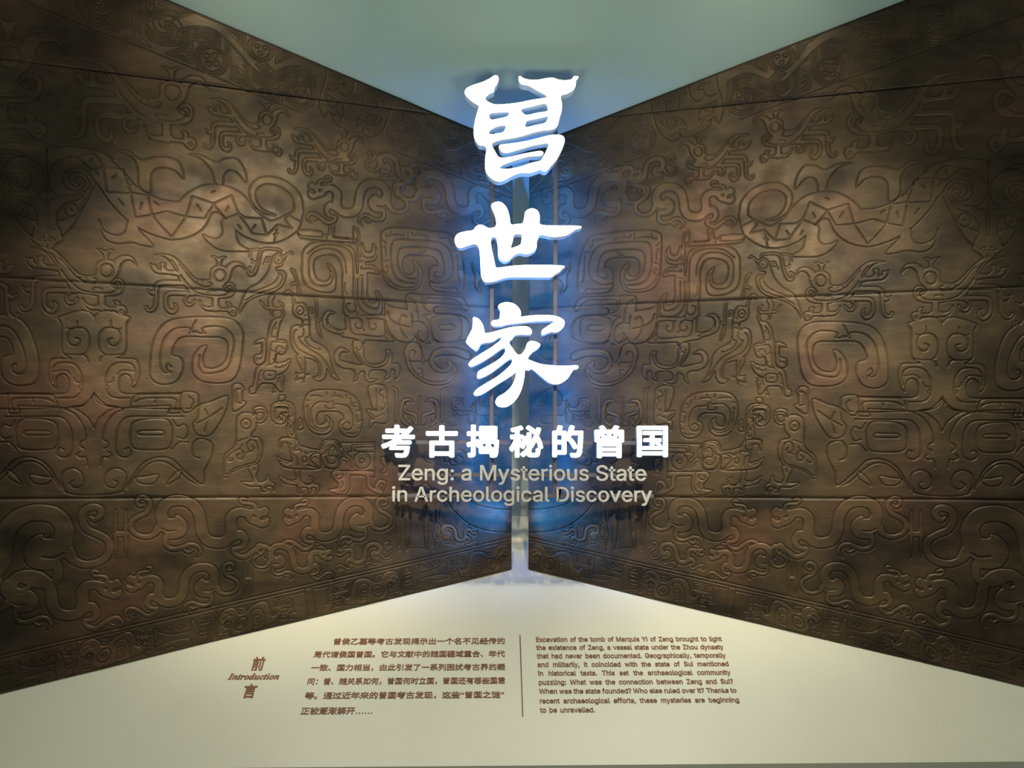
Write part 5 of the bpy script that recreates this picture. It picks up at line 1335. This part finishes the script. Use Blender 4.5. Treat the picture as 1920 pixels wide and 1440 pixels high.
for label, (cx, cy, sc), loops in GLYPHS:
    L = []
    for lp in loops:
        q = smooth(lp, True, 4)
        L.append([vx(cx + x / sc, cy + y / sc) for x, y in q])
    allp = np.array(L[0] if len(L) == 1 else [p for l in L for p in l])
    c = (float(allp[:, 0].mean()), TX_Y + DEPTH, float(allp[:, 1].min()))
    face = loops_mesh(L, 'BOTH', 0.0); stand(face, 0, 0, TX_Y)
    back = loops_mesh(L, 'BOTH', 0.0); stand(back, 0, 0, TX_Y + DEPTH - .001)
    side = loops_mesh(L, 'NONE', DEPTH / 2 - .001); stand(side, 0, 0, TX_Y + DEPTH / 2)
    light_box(label, 'large title characters', face, side, back, c, M_BACK_GLOW_TOP if cy == 120 else None)

SMALL = [('考', 714, 777, 796, 858, 'first'), ('古', 798, 858, 797, 858, 'second'), ('揭', 874.5, 935.5, 796, 858, 'third'), ('秘', 955, 1018.5, 797, 858, 'middle'),
         ('的', 1036, 1094, 797, 858, 'fifth'), ('曾', 1115.5, 1170.5, 797, 859, 'sixth'), ('国', 1195.5, 1253, 798, 857, 'last')]
WHICH = {'first': 'leftmost small glowing white character in the row above the English subtitle',
         'second': 'small glowing white character second from the left, cross over an open box',
         'third': 'small glowing white character third from the left in the row of seven',
         'middle': 'small glowing white character in front of the pale slit, middle of the row',
         'fifth': 'small glowing white character just right of the pale slit, third from the right',
         'sixth': 'small glowing white character second from the right, horned box shape',
         'last': 'rightmost small glowing white character, a strokes-filled square box'}
OFF = 0.034


def fatten(me, r, n=12):
    """heavy strokes: the outline swept round a small circle"""
    import bmesh
    bm = bmesh.new()
    for k in range(n):
        a = 2 * math.pi * k / n + .26
        q = me.copy()
        q.transform(Matrix.Translation((r * math.cos(a) * 1.05, r * math.sin(a), .0015 * k)))
        bm.from_mesh(q)
        bpy.data.meshes.remove(q)
    out = bpy.data.meshes.new('heavy')
    bm.to_mesh(out); bm.free()
    bpy.data.meshes.remove(me)
    return out


for ch, xa, xb, yt, yb3, w in SMALL:
    x0, zt = vx(xa, yt); x1, zb = vx(xb, yb3)
    parts = []
    for fill, ex, zs, y in (('BOTH', 0.0, .02, TX_Y + .0005), ('NONE', 0.5, .038, TX_Y + .020), ('BOTH', 0.0, .02, TX_Y + .0390)):
        me = fatten(text_mesh(ch, 0.0, ex, fill), {'国': .026, '曾': .029, '考': .030}.get(ch, OFF))
        lo, hi = bounds(me)
        m = Matrix.Diagonal(((x1 - x0) / (hi[0] - lo[0]), (zt - zb) / (hi[1] - lo[1]), zs, 1)) @ Matrix.Translation((-lo[0], -lo[1], 0))
        me.transform(m)
        stand(me, x0, zb, y)
        parts.append(me)
    for me in parts: me.transform(Matrix.Translation((0, .010, 0)))
    light_box(WHICH[w], 'small subtitle characters', *parts, ((x0 + x1) / 2, TX_Y + .05, zb))

# English subtitle: every letter stands on its line's bar
for t, xa, xb, ytop, ybase, ybar, xb0, xb1, label in (
        ('Zeng: a Mysterious State', 746.5, 1212.7, 873.2, 900.4, 889.8, 746, 1213, 'upper line of grey English letters fixed on a thin bar'),
        ('in Archeological Discovery', 734.7, 1224.0, 914.2, 940.4, 929.0, 735, 1225, 'lower line of grey English letters fixed on a thin bar')):
    x0, zb = vx(xa, ybase); x1, zt = vx(xb, ytop)
    root = empty('subtitle_line', ((x0 + x1) / 2, Y_ROD, zb))
    tag(root, label, 'subtitle', 'two lines of the English subtitle')
    inv = Matrix.Translation(-Vector(root.location))
    ba, bz = vx(xb0, ybar, Y_ROD); bb, _ = vx(xb1, ybar, Y_ROD)
    me = box_mesh('bar', ba, bb, Y_ROD - .013, Y_ROD, bz - .0092, bz + .0092, .001)
    me.transform(inv); link('bar', me, M_ROD, root)
    flo, fhi = bounds(latin_mesh(t))
    clo, chi = bounds(latin_mesh('Z'))
    sx = (x1 - x0) / (fhi[0] - flo[0]); sz = (zt - zb) / (chi[1] - clo[1])
    for k, ch in enumerate(t):
        if ch == ' ': continue
        adv = latin_advance(t[:k])
        me = latin_mesh(ch, 0.010, 0.5)
        me.transform(Matrix.Diagonal((sx, sz, .016, 1)) @ Matrix.Translation((adv - flo[0], -clo[1], 0)))
        stand(me, x0, zb, Y_ROD - .021)
        me.transform(inv); link('letter', me, M_GREY_LETTER, root)
